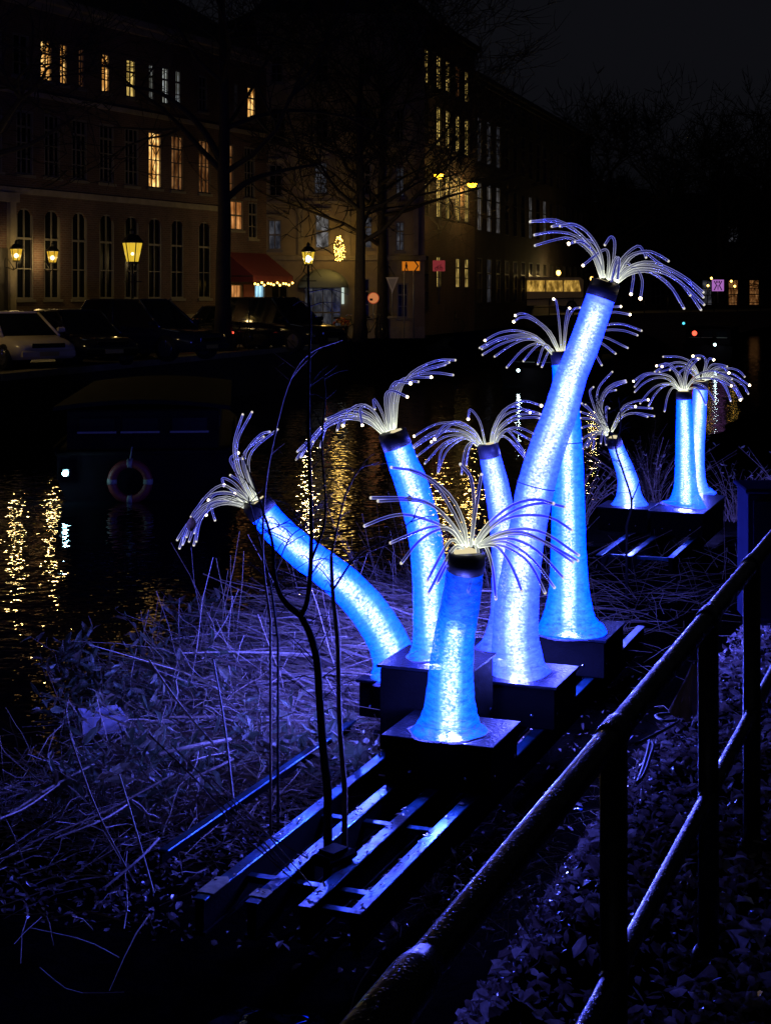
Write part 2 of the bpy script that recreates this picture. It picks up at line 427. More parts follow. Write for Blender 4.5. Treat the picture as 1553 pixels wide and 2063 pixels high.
M['white_dim'] = window_mat('pale_dim_window', (0.5, 0.45, 0.4), (0.7, 0.68, 0.7), 0.22)
M['cyan_w'] = window_mat('blue_screen_window', (0.25, 0.65, 1.0), (0.5, 0.85, 1.0), 1.1, (0.5, 0.5, 0.3))
M['lamp_glass'] = emit('lantern_glass_glow', (0.85, 0.48, 0.03), 0.9)
M['lamp_glass2'] = emit('bright_lantern_glass', (0.85, 0.55, 0.04), 1.0)
M['bulb'] = glow_glass('warm_bulb', (1.0, 0.80, 0.45), 40.0)
M['bulb_small'] = glow_glass('small_warm_bulb', (1.0, 0.78, 0.42), 6.0)
M['sodium'] = emit('sodium_lamp', (1.0, 0.5, 0.012), 24.0)
M['fairy'] = glow_glass('fairy_light', (1.0, 0.58, 0.10), 4.0)
M['coldlamp'] = glow_glass('cold_boat_lamp', (0.38, 0.85, 1.0), 70.0)
M['coldlamp_dim'] = glow_glass('dim_cold_lamp', (0.7, 0.95, 1.0), 3.0)
M['redlamp'] = emit('red_light', (1.0, 0.08, 0.04), 3.0)
M['cyanlamp'] = emit('cyan_light', (0.1, 0.7, 0.9), 1.5)
M['iron'] = pbr('black_iron', (0.012, 0.012, 0.012), 0.4)
M['chrome'] = pbr('chrome', (0.6, 0.62, 0.65), 0.15, metal=1.0)
M['car_white'] = pbr('pale_car_paint', (0.72, 0.62, 0.40), 0.22)
M['car_black'] = pbr('black_car_paint', (0.02, 0.02, 0.024), 0.12, spec=0.9)
M['car_blue'] = pbr('dark_blue_car_paint', (0.02, 0.025, 0.045), 0.12, spec=0.9)
M['car_grey'] = pbr('grey_car_paint', (0.06, 0.06, 0.065), 0.14, spec=0.9)
M['car_glass'] = pbr('car_glass', (0.008, 0.01, 0.012), 0.05, spec=0.8)
M['rubber'] = pbr('tyre_rubber', (0.012, 0.012, 0.012), 0.8)
M['rim'] = pbr('alloy_rim', (0.3, 0.3, 0.32), 0.3, metal=0.8)
M['plate'] = pbr('number_plate', (0.55, 0.42, 0.10), 0.5)
M['headlamp'] = pbr('headlamp_glass', (0.5, 0.5, 0.5), 0.08, spec=0.8)
M['van_yel'] = window_mat('van_lit_windows', (0.8, 0.42, 0.06), (1.0, 0.6, 0.12), 0.6)
M['awning'] = pbr('dark_red_awning', (0.16, 0.02, 0.025), 0.8)
M['canopy'] = pbr('grey_green_canopy', (0.22, 0.26, 0.24), 0.7)
M['buoy_red'] = pbr('red_lifebuoy', (0.16, 0.014, 0.014), 0.6)
M['buoy_white'] = pbr('white_band', (0.2, 0.19, 0.17), 0.6)
M['hull'] = pbr('dark_boat_paint', (0.006, 0.004, 0.006), 0.8, spec=0.05, var=0.4, scale=3)
M['cabin'] = pbr('boat_cabin_paint', (0.006, 0.004, 0.006), 0.8, spec=0.05, var=0.4, scale=3)
M['sign_or'] = emit('orange_sign_face_painted_glow', (0.62, 0.17, 0.01), 0.8)  # emits though it is no lamp: street light on the face is coloured in
M['sign_red'] = emit('red_sign_face_painted_glow', (0.26, 0.03, 0.035), 0.7)  # faint glow added to the face; the plate has no lamp
M['sign_wh'] = pbr('white_sign_face', (0.7, 0.68, 0.6), 0.5)
M['sign_bk'] = pbr('black_sign_ink', (0.02, 0.015, 0.015), 0.6)
M['sign_pk'] = emit('backlit_violet_sign', (0.50, 0.18, 0.62), 0.75)
M['sign_dk'] = pbr('violet_sign_ink', (0.06, 0.01, 0.09), 0.6)
M['galv'] = pbr('galvanised_pole', (0.3, 0.3, 0.3), 0.45, metal=0.4)
M['cabinet'] = pbr('blue_grey_cabinet', (0.014, 0.017, 0.04), 0.9, spec=0.0, var=0.2)
M['foam'] = pbr('pale_foam', (0.55, 0.52, 0.6), 0.7, var=0.3, scale=14)
M['tarp'] = pbr('pinkish_tarp', (0.75, 0.5, 0.5), 0.7, var=0.4, scale=8, bump=0.5, bscale=14)
M['cable'] = pbr('black_cable', (0.02, 0.02, 0.03), 0.4)
M['topiary'] = leaf_mat('topiary_leaves', [(0.08, 0.14, 0.05), (0.05, 0.09, 0.03)], 0.5, 0.2)
M['flowers'] = leaf_mat('orange_blooms', [(0.8, 0.25, 0.05), (0.7, 0.4, 0.1), (0.5, 0.1, 0.05)], 0.6, 0.2)
# ------------------------------------------------------------------ ground, water, quays
def smooth(a, b, x):
    t = max(0, min(1, (x - a) / (b - a))); return t * t * (3 - 2 * t)
ZW = -1.6
def bank_z(u, v):
    n = mnoise.noise(Vector((u * 0.9, v * 0.9, 0))) * 0.06 + mnoise.noise(Vector((u * 3, v * 3, 5))) * 0.025
    z = -0.30 * max(0.0, min(v - 0.25, 1.4)) - 1.15 * smooth(1.15 + 0.25 * mnoise.noise(Vector((u * 0.6, 3, 0))), 2.35, v) + n
    edge = 6.1 + 0.45 * mnoise.noise(Vector((u * 0.5, 9, 0)))
    z -= 0.75 * smooth(edge - 0.4, edge + 0.5, v)
    return z
b = MB(); b.smooth = True
us = [0.0 + i * 0.16 for i in range(140)] + [22.4 + i * 1.2 for i in range(40)]
vs = [-40, -25, -14, -8, -5] + [-3.4 + i * 0.16 for i in range(68)] + [8.2, 9]
us = [-6, -3] + us
for u in us:
    for v in vs: b.v.append(UV(u, v, bank_z(u, v)))
nv = len(vs)
for i in range(len(us) - 1):
    for j in range(nv - 1):
        a = i * nv + j; b.face((a, a + nv, a + nv + 1, a + 1))
tag(b.build('ground', M['soil']), kind='structure')
b = MB(); b.quad((-90, 3, ZW), (160, 3, ZW), (160, 260, ZW), (-90, 260, ZW))
tag(b.build('water', M['water']), kind='structure')
# far quay: street slab with a brick quay wall
ZS = -0.2
edge = [(-30, -30), (-9.05, 35), (-2.5, 55.7), (1.75, 97), (5, 128)]
b = MB()
back = [(-120, -30), (-120, 35), (-110, 80), (-100, 140), (-90, 220)]
for i in range(len(edge) - 1):
    (x0, y0), (x1, y1) = edge[i], edge[i+1]; (p0, q0), (p1, q1) = back[i], back[i+1]
    b.m = 0; b.quad((x0, y0, ZS), (x1, y1, ZS), (p1, q1, ZS), (p0, q0, ZS))
    b.m = 1; b.quad((x0, y0, -3), (x1, y1, -3), (x1, y1, ZS), (x0, y0, ZS))
tag(b.build('street', [M['paving'], M['quay']]), kind='structure')
b = MB()
for i in range(len(edge) - 1):
    p = Vector((*edge[i], 0)); q = Vector((*edge[i+1], 0)); d = (q - p); L = d.length; d.normalize(); nrm = Vector((d.y, -d.x, 0))
    n = max(1, int(L / 1.6))
    if p.y < 0: continue
    for k in range(n):
        a = p + d * (L * k / n + 0.01); c = p + d * (L * (k + 1) / n - 0.01)
        o0 = nrm * 0.06; o1 = -nrm * 0.5
        bm_ = [a + o0, c + o0, c + o1, a + o1]
        nn = len(b.v)
        for z in (ZS - 0.12, ZS + 0.05): b.v += [Vector((x.x, x.y, z)) for x in bm_]
        for f in ((4, 5, 6, 7), (0, 1, 5, 4), (1, 2, 6, 5), (2, 3, 7, 6), (3, 0, 4, 7)): b.face([nn + t for t in f])
tag(b.build('quay_kerb', M['stone']), kind='structure')
# ground beyond everything, behind the bridge
b = MB(); b.quad((-200, 128, ZS - .05), (300, 128, ZS - .05), (300, 700, ZS - .05), (-200, 700, ZS - .05))
tag(b.build('far_ground', M['paving']), kind='structure')

# ------------------------------------------------------------------ buildings
def arc_pts(x0, x1, zs, n=8):
    r = (x1 - x0) / 2; cx = (x0 + x1) / 2
    return [(cx - r * cos(pi * i / n), zs + r * sin(pi * i / n)) for i in range(n + 1)]

def window(T, x0, x1, z0, z1, arch, pane, fmat, label=None, cols=2, rows=3, recess=0.06, sill=True):
    """frame with glazing bars (part) and its pane (sub-part); a stone sill"""
    b = MB(); y = recess; t = 0.06
    b.box((x0, y - 0.05, z0), (x0 + t, y + 0.03, z1)); b.box((x1 - t, y - 0.05, z0), (x1, y + 0.03, z1))
    b.box((x0 + t, y - 0.05, z0), (x1 - t, y + 0.03, z0 + t)); b.box((x0 + t, y - 0.05, z1 - t), (x1 - t, y + 0.03, z1))
    for c in range(1, cols):
        x = x0 + (x1 - x0) * c / cols; b.box((x - 0.02, y - 0.03, z0 + t), (x + 0.02, y + 0.015, z1 - t))
    for r in range(1, rows):
        z = z0 + (z1 - z0) * r / rows; h = 0.035 if r == rows - 1 else 0.018
        b.box((x0 + t, y - 0.035, z - h), (x1 - t, y + 0.012, z + h))
    if sill: b.box((x0 - 0.06, -0.07, z0 - 0.1), (x1 + 0.06, y - 0.052, z0 - 0.002))
    w = b.build('window', fmat, T, label)
    b = MB(); b.box((x0 + 0.005, y + 0.032, z0 + 0.005), (x1 - 0.005, y + 0.06, z1 - 0.005)); b.build('pane', pane, w)
    return w

def facade(T, L, z0, z1, depth, wmat, wins, roofh=2.5, cmat='stone'):
    """wall with real openings: each win = (x0,x1,z0,z1,arch)"""
    b = MB()
    xs = sorted({0.0, L} | {w[0] for w in wins} | {w[1] for w in wins})
    zs = sorted({z0, z1} | {w[2] for w in wins} | {w[3] for w in wins})
    for i in range(len(xs) - 1):
        run = None
        for j in range(len(zs) - 1):
            cx, cz = (xs[i] + xs[i+1]) / 2, (zs[j] + zs[j+1]) / 2
            hole = any(w[0] < cx < w[1] and w[2] < cz < w[3] for w in wins)
            if not hole:
                if run is None: run = zs[j]
            if (hole or j == len(zs) - 2) and run is not None:
                top = zs[j] if hole else zs[j+1]
                b.quad((xs[i], 0, run), (xs[i+1], 0, run), (xs[i+1], 0, top), (xs[i], 0, top)); run = None
    r = 0.14
    for (x0, x1, a, c, arch) in wins:
        b.quad((x0, 0, a), (x0, 0, c), (x0, r, c), (x0, r, a)); b.quad((x1, 0, a), (x1, r, a), (x1, r, c), (x1, 0, c))
        b.quad((x0, 0, a), (x0, r, a), (x1, r, a), (x1, 0, a)); b.quad((x0, 0, c), (x1, 0, c), (x1, r, c), (x0, r, c))
        if arch:
            R = (x1 - x0) / 2; ap = arc_pts(x0, x1, c - R)
            for k in range(len(ap) - 1):
                (xa, za), (xb, zb) = ap[k], ap[k+1]
                b.quad((xa, 0.004, za), (xb, 0.004, zb), (xb, 0.004, c), (xa, 0.004, c))
                b.quad((xa, 0.004, za), (xa, r, za), (xb, r, zb), (xb, 0.004, zb))
    b.quad((0, 0, z0), (0, 0, z1), (0, depth, z1), (0, depth, z0)); b.quad((L, 0, z0), (L, depth, z0), (L, depth, z1), (L, 0, z1))
    b.quad((0, depth, z0), (0, depth, z1), (L, depth, z1), (L, depth, z0))
    b.quad((0, 0.4, z0), (L, 0.4, z0), (L, 0.4, z1), (0, 0.4, z1))
    b.build('wall', wmat, T)
    b = MB(); o = 0.25
    b.poly([(-o, -o, z1 + .3), (L + o, -o, z1 + .3), (L - 1, depth / 2, z1 + roofh), (1, depth / 2, z1 + roofh)])
    b.poly([(L + o, depth, z1 + .3), (-o, depth, z1 + .3), (1, depth / 2, z1 + roofh), (L - 1, depth / 2, z1 + roofh)])
    b.poly([(-o, depth, z1 + .3), (-o, -o, z1 + .3), (1, depth / 2, z1 + roofh)]); b.poly([(L + o, -o, z1 + .3), (L + o, depth, z1 + .3), (L - 1, depth / 2, z1 + roofh)])
    rf = b.build('roof', M['roof'], T)
    b = MB(); b.box((L * .3, depth * .4, z1 + roofh - 0.9), (L * .3 + .7, depth * .4 + .5, z1 + roofh + 1.2)); b.build('chimney', wmat, rf)
    b = MB(); b.box((-.12, -.30, z1 + .002), (L + .12, .3, z1 + .29), bev=0.04); b.box((-.05, -.16, z1 - .22), (L + .05, -.003, z1)); b.build('cornice', M[cmat], T)

def rot(dx, dy): return atan2(dy, dx)
# --- left block (long brown brick house)
LO = Vector((-11.3, 50)) - Vector((.454, .891)) * 12
T = thing('brick_townhouse', 'long brown brick house at left with arched ground floor windows and scattered amber lit windows', 'house', (LO.x, LO.y, ZS), rot(.454, .891))
t0 = 12.0; zz = lambda z: z - ZS
wins = []; spec = []
def addw(x0, x1, z0, z1, arch, mat, lab=None, c=2, r=3):
    wins.append((x0, x1, z0, z1, arch)); spec.append((x0, x1, z0, z1, arch, mat, lab, c, r))
top = {-1: ('amber', 'amber lit top floor window'), 0: ('amber', 'amber lit top floor window with dark curtain'), 1: ('amber_dim', None), 2: ('amber', None), 3: ('yellow', 'bright yellow lit top floor window'), 4: ('white', 'narrow white lit top floor window'), 5: ('white', None), 6: ('white', None)}
cols = [t0 - 10 + 1.46 * k for k in range(16)]
colx = [0.18, 1.62, 3.14, 4.6, 6.02, 7.46, 9.3, 11.0, 12.6]
colx = [-8.6, -7.1, -5.7, -4.2, -2.7, -1.2] + colx
for i, cx in enumerate(colx):
    x = t0 + cx; w = 0.42
    lit2 = {10: 'amber', 11: 'amber_dim', 12: 'amber_dim', 13: 'amber_dim'}.get(i, 'glass')
    addw(x - w, x + w, zz(5.65), zz(7.75), False, lit2, 'tall amber lit window' if lit2 == 'amber' else None, 3, 4)
    if i not in (4, 13, 14): addw(x - w, x + w, zz(1.55), zz(4.55), True, 'glass', None, 2, 3)
    if i in (13,): addw(t0 + 11.1, t0 + 12.12, zz(4.3), zz(5.5), False, 'orange', 'orange lit window above the red awning', 2, 2)
    if i in (14,): addw(t0 + 12.5, t0 + 13.2, zz(4.0), zz(5.5), False, 'glass')
tw = [(-.45, .19, 'amber', True), (.55, .98, 'amber', False), (1.55, 1.9, 'amber_dim', False), (2.82, 3.32, 'amber', False), (4.25, 4.85, 'yellow', False), (5.62, 5.98, 'white', False), (6.45, 6.92, 'white', False), (7.32, 7.7, 'white', False), (8.9, 9.5, 'glass', False), (11.4, 11.7, 'grey_w', False), (12.4, 13.05, 'amber', False)]
for a, c, m, ar in tw: addw(t0 + a, t0 + c, zz(8.85), zz(10.25), ar, m, {'amber': 'amber lit top floor window', 'yellow': 'bright yellow lit top floor window', 'white': 'white lit top floor window'}.get(m), 2, 3)
for cx in (-8.6, -7.1, -5.7, -4.2, -2.7, -1.4): addw(t0 + cx - .4, t0 + cx + .4, zz(8.85), zz(10.25), False, 'glass')
# shop front under the awning
addw(t0 + 11.2, t0 + 12.08, zz(0.5), zz(2.12), False, 'orange', 'orange lit shop window', 1, 1)
addw(t0 + 12.95, t0 + 13.82, zz(0.9), zz(2.12), False, 'cyan_w', 'pale blue glowing shop window', 1, 1)
facade(T, t0 + 13.9, 0.0, zz(11.4), 10, M['brick_dark'], wins, 3.5)
for s in spec:
    window(T, *s[:5], M[s[5]], M['frame'], s[6], s[7], s[8])
b = MB(); b.box((0, -.12, 0.0), (t0 + 10.6, -.003, zz(.95)), bev=.03); b.box((0, -.09, zz(5.0)), (t0 + 10.4, -.003, zz(5.2))); b.box((0, -.09, zz(8.25)), (t0 + 13.9, -.003, zz(8.42)))
b.build('stone_band', M['stone'], T)
# entrance doorway between wall lanterns
x = t0 - 2.7
b = MB(); b.box((x - .9, -.16, 0), (x - .62, -.003, zz(4.7))); b.box((x + .62, -.16, 0), (x + .9, -.003, zz(4.7))); b.box((x - 1.0, -.22, zz(4.7)), (x + 1.0, -.003, zz(5.0)))
b.build('doorway_surround', M['stone'], T)
b = MB(); b.box((x - .61, -.06, 0.05), (x + .61, -.005, zz(3.2)))
for k in range(2):
    for j in range(3): b.box((x - .5 + k * .55, -.085, .35 + j * .95), (x - .05 + k * .55, -.062, 1.1 + j * .95))
d_ = b.build('door', M['frame_dk'], T); b = MB(); b.ball((x + .1, -.12, 1.2), .05); b.build('handle', M['chrome'], d_)
b = MB(); b.box((t0 + 12.12, -.05, 0.02), (t0 + 12.92, -.003, zz(2.1))); dd = b.build('shop_door', pbr('pinkish_shop_door', (.42, .14, .12), .6), T)
b = MB(); b.box((t0 + 12.2, -.1, 1.0), (t0 + 12.24, -.052, 1.4)); b.build('handle', M['chrome'], dd)
def world_of(T, p): return Matrix.Translation(T.location) @ Matrix.Rotation(T.rotation_euler.z, 4, 'Z') @ Vector(p)
LEFT = T
# --- awning on the shop with fairy lights
aw = thing('shop_awning', 'dark red sloping awning over the lit shop front', 'awning', world_of(T, (t0 + 12.3, -.02, 0)), T.rotation_euler.z)
b = MB(); x0, x1 = -1.55, 1.55; zt, zb_ = zz(3.4), zz(2.45)
n = 8
for k in range(n):
    a, c = x0 + (x1 - x0) * k / n, x0 + (x1 - x0) * (k + 1) / n - .015
    b.quad((a, -1.3, zb_), (c, -1.3, zb_), (c, 0, zt), (a, 0, zt)); b.quad((a, -1.3, zb_ - .25), (c, -1.3, zb_ - .25), (c, -1.3, zb_), (a, -1.3, zb_))
b.poly([(x0, 0, zb_ - .25), (x0, -1.3, zb_ - .25), (x0, -1.3, zb_), (x0, 0, zt)]); b.poly([(x1, 0, zb_ - .25), (x1, 0, zt), (x1, -1.3, zb_), (x1, -1.3, zb_ - .25)])
b.build('awning_cloth', M['awning'], aw)
b = MB(); b.tube([(x0, -1.3, zb_ - .02), (x0, 0, zb_ - .02)], .02, 5); b.tube([(x1, -1.3, zb_ - .02), (x1, 0, zb_ - .02)], .02, 5); b.build('awning_arm', M['iron'], aw)
fl = thing('fairy_light_string', 'string of warm bulbs along the lower edge of the red awning', 'string lights', aw.location, aw.rotation_euler.z)
b = MB(); b.tube([(x0 + 3.1 * k / 16, -1.33, zb_ - .3 - .05 * sin(k * 1.9)) for k in range(17)], .008, 4); b.build('wire', M['cable'], fl)
bb = MB(); bb.ball((0, 0, 0), .045, 6, 4); bulbme = bb.build('bulb', M['fairy'], data_only=True)
for k in range(13): link_mesh('bulb', bulbme, fl, Matrix.Translation((x0 + .1 + 2.9 * k / 12 + random.uniform(-.05, .05), -1.34, zb_ - .33 - .05 * sin(k * 2.5))))

# --- beige corner house (faces the camera)
T = thing('corner_house', 'beige stucco corner house behind the lantern, with arched entrance canopy', 'house', (-5.55, 64, ZS), radians(2))
wins = []; spec = []
Zp = lambda y, d=64: zz(ZC + (HY - y) / F * d)
Xp = lambda px, d=64: (px - CX) / F * d + 5.55
for a, c, y0, y1, m, lab, cc, rr in [(540, 567, 442, 503, 'grey_w', None, 2, 2), (634, 664, 430, 500, 'white', 'cold white half lit window', 1, 2), (722, 750, 435, 500, 'grey_w', None, 2, 3),
        (542, 569, 330, 395, 'glass', None, 2, 3), (632, 660, 325, 390, 'grey_w', None, 2, 3), (722, 748, 330, 392, 'glass', None, 2, 3), (797, 815, 335, 395, 'grey_w', None, 2, 3),
        (545, 575, 215, 285, 'glass', None, 2, 3), (635, 662, 215, 285, 'glass', None, 2, 3), (722, 748, 215, 285, 'glass', None, 2, 3), (797, 815, 215, 285, 'glass', None, 2, 3),
        (545, 570, 110, 165, 'glass', None, 2, 3), (635, 662, 110, 165, 'glass', None, 2, 3), (722, 748, 110, 165, 'glass', None, 2, 3),
        (797, 815, 445, 505, 'grey_w', None, 2, 3), (722, 745, 560, 640, 'glass', None, 2, 3), (545, 580, 575, 640, 'glass', None, 2, 2), (800, 822, 570, 640, 'glass', None, 2, 3)]:
    addw(Xp(a), Xp(c), Zp(y1), Zp(y0), (y0 in (215,)), {'white': 'white_dim'}.get(m, m), lab, cc, rr)
addw(Xp(612), Xp(688), 0.02, Zp(578), False, 'grey_w', 'glazed entrance doors', 4, 2)
facade(T, 7.25, 0.0, Zp(40), 12, M['stucco'], wins, 3)
for s in spec: window(T, *s[:5], M[s[5]], M['frame'], s[6], s[7], s[8])
b = MB()
b.box((-.05, -.14, Zp(524)), (7.3, -.003, Zp(514)), bev=.02); b.box((-.05, -.09, Zp(410)), (7.3, -.003, Zp(404)))
b.box((0, -.08, 0), (7.25, -.003, zz(.3)))
for px in (520, 606, 700, 770, 838):
    b.box((Xp(px) - .12, -.07, Zp(513)), (Xp(px) + .12, -.003, Zp(412)))
b.build('stone_band', M['stone'], T)
for a, c, y in ((536, 571, 436), (630, 668, 424), (718, 754, 429), (538, 573, 324), (628, 664, 319)):
    b = MB(); b.box((Xp(a), -.16, Zp(y)), (Xp(c), -.003, Zp(y - 6)), bev=.02); b.build('window_hood', M['stone'], T)
# arched canopy
b = MB(); x0, x1 = Xp(600), Xp(702); zc0, zc1 = Zp(579), Zp(541); n = 14; m = 6
cx = (x0 + x1) / 2; rx = (x1 - x0) / 2
base = len(b.v)
for j in range(m + 1):
    for i in range(n + 1):
        a = pi * i / n; r = cos(pi / 2 * j / m)
        b.v.append(Vector((cx - rx * cos(a), -.02 - 1.5 * sin(pi / 2 * j / m) * sin(a) ** .5, zc0 + (zc1 - zc0) * sin(a) * r)))
b.smooth = True
for j in range(m):
    for i in range(n):
        a = base + j * (n + 1) + i; b.face((a, a + 1, a + n + 2, a + n + 1))
b.build('entrance_canopy', M['canopy'], T)
b = MB(); b.box((Xp(688), -.1, Zp(612)), (Xp(693), -.02, Zp(563))); b.build('glowing_jamb', emit('white_jamb_painted_glow', (.75, .9, .8), .7), T, 'short white door jamb with painted-in glow beside the entrance')  # door jamb given a glow of its own; no lamp stands there
CORNER = T
# christmas light tree fixed to the facade
T = thing('christmas_lights', 'egg shaped cluster of warm golden lights on the beige facade', 'christmas lights', P(684, 527, 63.2))
bb = MB(); bb.ball((0, 0, 0), .021, 6, 4); me = bb.build('bulb', M['fairy'], data_only=True)
b = MB()
for k in range(95):
    t = random.random(); rr_ = .31 * sin(pi * (.12 + .8 * t)) ** .7 * (1 - .35 * t); a = random.uniform(0, 2 * pi); q = rr_ * sqrt(random.random())
    link_mesh('bulb', me, T, Matrix.Translation((q * cos(a), q * sin(a) * .6 - .12, .05 + 1.05 * t)))
for k in range(6): b.tube([(.3 * sin(pi * (.12 + .8 * j / 9)) ** .7 * (1 - .035 * j) * cos(k + j * .4), .18 * sin(k + j * .4) - .12, .05 + 1.05 * j / 9) for j in range(10)], .006, 3)
b.build('wire', M['cable'], T)
pl = bpy.data.lights.new('light', 'POINT'); pl.energy = 22; pl.color = (1, .6, .15); pl.shadow_soft_size = .3
o = bpy.data.objects.new('light', pl); C.objects.link(o); o.parent = T; o.location = (0, -.5, .6)

# --- yellow-lit house at the right of the corner
def house_px(name, label, O, dr, L, depth, wmat, fmat, rects, ztop, group=None, roofh=2.5, c=2, r=3):
    T = thing(name, label, 'house', (O[0], O[1], ZS), rot(*dr), group)
    W_ = []
    for (x0, x1, z0, z1, m, lab) in rects: W_.append((x0, x1, z0 - ZS, z1 - ZS, False, m, lab))
    facade(T, L, 0.0, ztop - ZS, depth, wmat, [w[:5] for w in W_], roofh, 'roof')
    for w in W_: window(T, *w[:5], M[w[5]], fmat, w[6], c, r, recess=.03, sill=False)
    return T
rects = []
for i, x in enumerate((.5, 2.6, 4.25, 6.1, 7.85)):
    rects.append((x - .42, x + .42, 11.4, 13.0, 'yellow' if i != 3 else 'amber_dim', 'yellow lit top window' if i != 3 else None))
    rects.append((x - .42, x + .42, 8.7, 10.6, 'yellow' if i not in (0,) else 'glass', 'yellow lit second floor window' if i else None))
    rects.append((x - .42, x + .42, 5.3, 7.5, 'yellow' if i not in (0,) else 'glass', 'yellow lit first floor window' if i else None))
    if i in (0, 1, 3, 4): rects.append((x - .42, x + .42, 2.0 if i != 0 else 1.0, 3.5, 'yellow' if i in (1, 3, 4) else 'glass', 'lit ground floor window' if i else None))
YH = house_px('canal_house', 'tall brick canal house with rows of yellow lit windows', (1.72, 68), (.305, .952), 9.4, 10, M['brick_dark'], M['frame_dk'], rects, 14.2)
rects = []
for i in range(16):
    x = 1.0 + i * 2.1
    for (z0, z1) in ((1.2, 3.6), (5.0, 7.6), (8.6, 11.0), (11.5, 12.5)):
        m = 'white_dim' if (i, z0) in ((0, 5.0), (1, 5.0), (2, 5.0), (6, 5.0), (8, 5.0)) else ('grey_w' if (i, z0) in ((0, 8.6), (1, 8.6), (2, 8.6), (1, 1.2)) else 'glass')
        rects.append((x - .5, x + .5, z0, z1, m, None))
H2 = house_px('dark_canal_house', 'dark unlit canal house beyond the yellow lit house', (4.62, 77.1), (.305, .952), 34.5, 10, M['brick_blk'], M['frame_dk'], rects, 12.9, roofh=1.5)
# --- far houses behind the bridge
for k, (px0, px1, d, top_, lit) in enumerate([(1085, 1215, 140, 440, 0), (1222, 1340, 142, 425, 0), (1346, 1450, 141, 435, 0), (1456, 1540, 139, 400, 1), (1546, 1660, 141, 420, 0)]):
    x0 = (px0 - CX) / F * d; x1 = (px1 - CX) / F * d; L = x1 - x0
    rects = []; nc = max(2, int(L / 1.7))
    for i in range(nc):
        x = L * (i + .5) / nc
        for j, (z0, z1) in enumerate(((.6, 3.0), (4.0, 5.6), (6.5, 8.0))):
            m, lab = 'glass', None
            if lit and i == 0 and j == 2: m, lab = 'amber', 'single amber lit window'
            if lit and j == 0: m, lab = 'amber_dim', 'dim amber lit ground floor window'
            if (i * 7 + j * 3 + k) % 9 == 0: m = 'grey_w'
            rects.append((x - .48, x + .48, z0, z1, m, lab))
    lab = ['far dark house left of the others beyond the bridge', 'far dark house second from left beyond the bridge', 'far dark house behind the violet sign', 'far house with one small amber window, beyond the bridge at right', 'far dark house cut by the right edge of the frame'][k]
    house_px('far_house', lab, (x0, d), (1, 0), L, 9, M['brick_blk'], M['frame'], rects, max(8.9, ZC + (HY - top_) / F * d), 'dark houses beyond the bridge')

# ------------------------------------------------------------------ bridge with railing
T = thing('bridge', 'low dark stone bridge crossing the canal at right', 'bridge', (0, 0, 0))
b = MB(); p0 = Vector((4.0, 88, 0)); p1 = Vector((62, 96, 0)); dr = (p1 - p0).normalized(); nr = Vector((dr.y, -dr.x, 0))
n = 40; Lb = (p1 - p0).length
def deck_z(t): return .25 + .5 * sin(pi * min(1, max(0, t / Lb)))
for i in range(n):
    ta, tb = Lb * i / n, Lb * (i + 1) / n
    a, c = p0 + dr * ta, p0 + dr * tb
    za, zb_ = deck_z(ta), deck_z(tb)
    def arch(t):
        s_ = (t % (Lb / 4)) / (Lb / 4); return -1.9 + 1.75 * max(0, 1 - ((s_ - .5) / .42) ** 2) ** .5 if abs(s_ - .5) < .42 else -3.0
    f = nr * 0.0; bk = -nr * 9
    b.quad(a + f + Vector((0, 0, arch(ta))), c + f + Vector((0, 0, arch(tb))), c + f + Vector((0, 0, zb_)), a + f + Vector((0, 0, za)))
    b.quad(a + f + Vector((0, 0, za)), c + f + Vector((0, 0, zb_)), c + bk + Vector((0, 0, zb_)), a + bk + Vector((0, 0, za)))
    b.quad(a + f + Vector((0, 0, arch(ta))), a + bk + Vector((0, 0, arch(ta))), c + bk + Vector((0, 0, arch(tb))), c + f + Vector((0, 0, arch(tb))))
b.build('span', M['quay'], T)
b = MB(); pr = []
for i in range(n + 1):
    t = Lb * i / n; pr.append(p0 + dr * t - nr * .15 + Vector((0, 0, deck_z(t) + 1.0)))
b.tube(pr, .035, 5); b.tube([q - Vector((0, 0, .5)) for q in pr], .025, 5)
for q in pr: b.tube([q - Vector((0, 0, 1.0)), q], .03, 5)
b.build('parapet_railing', M['iron'], T)
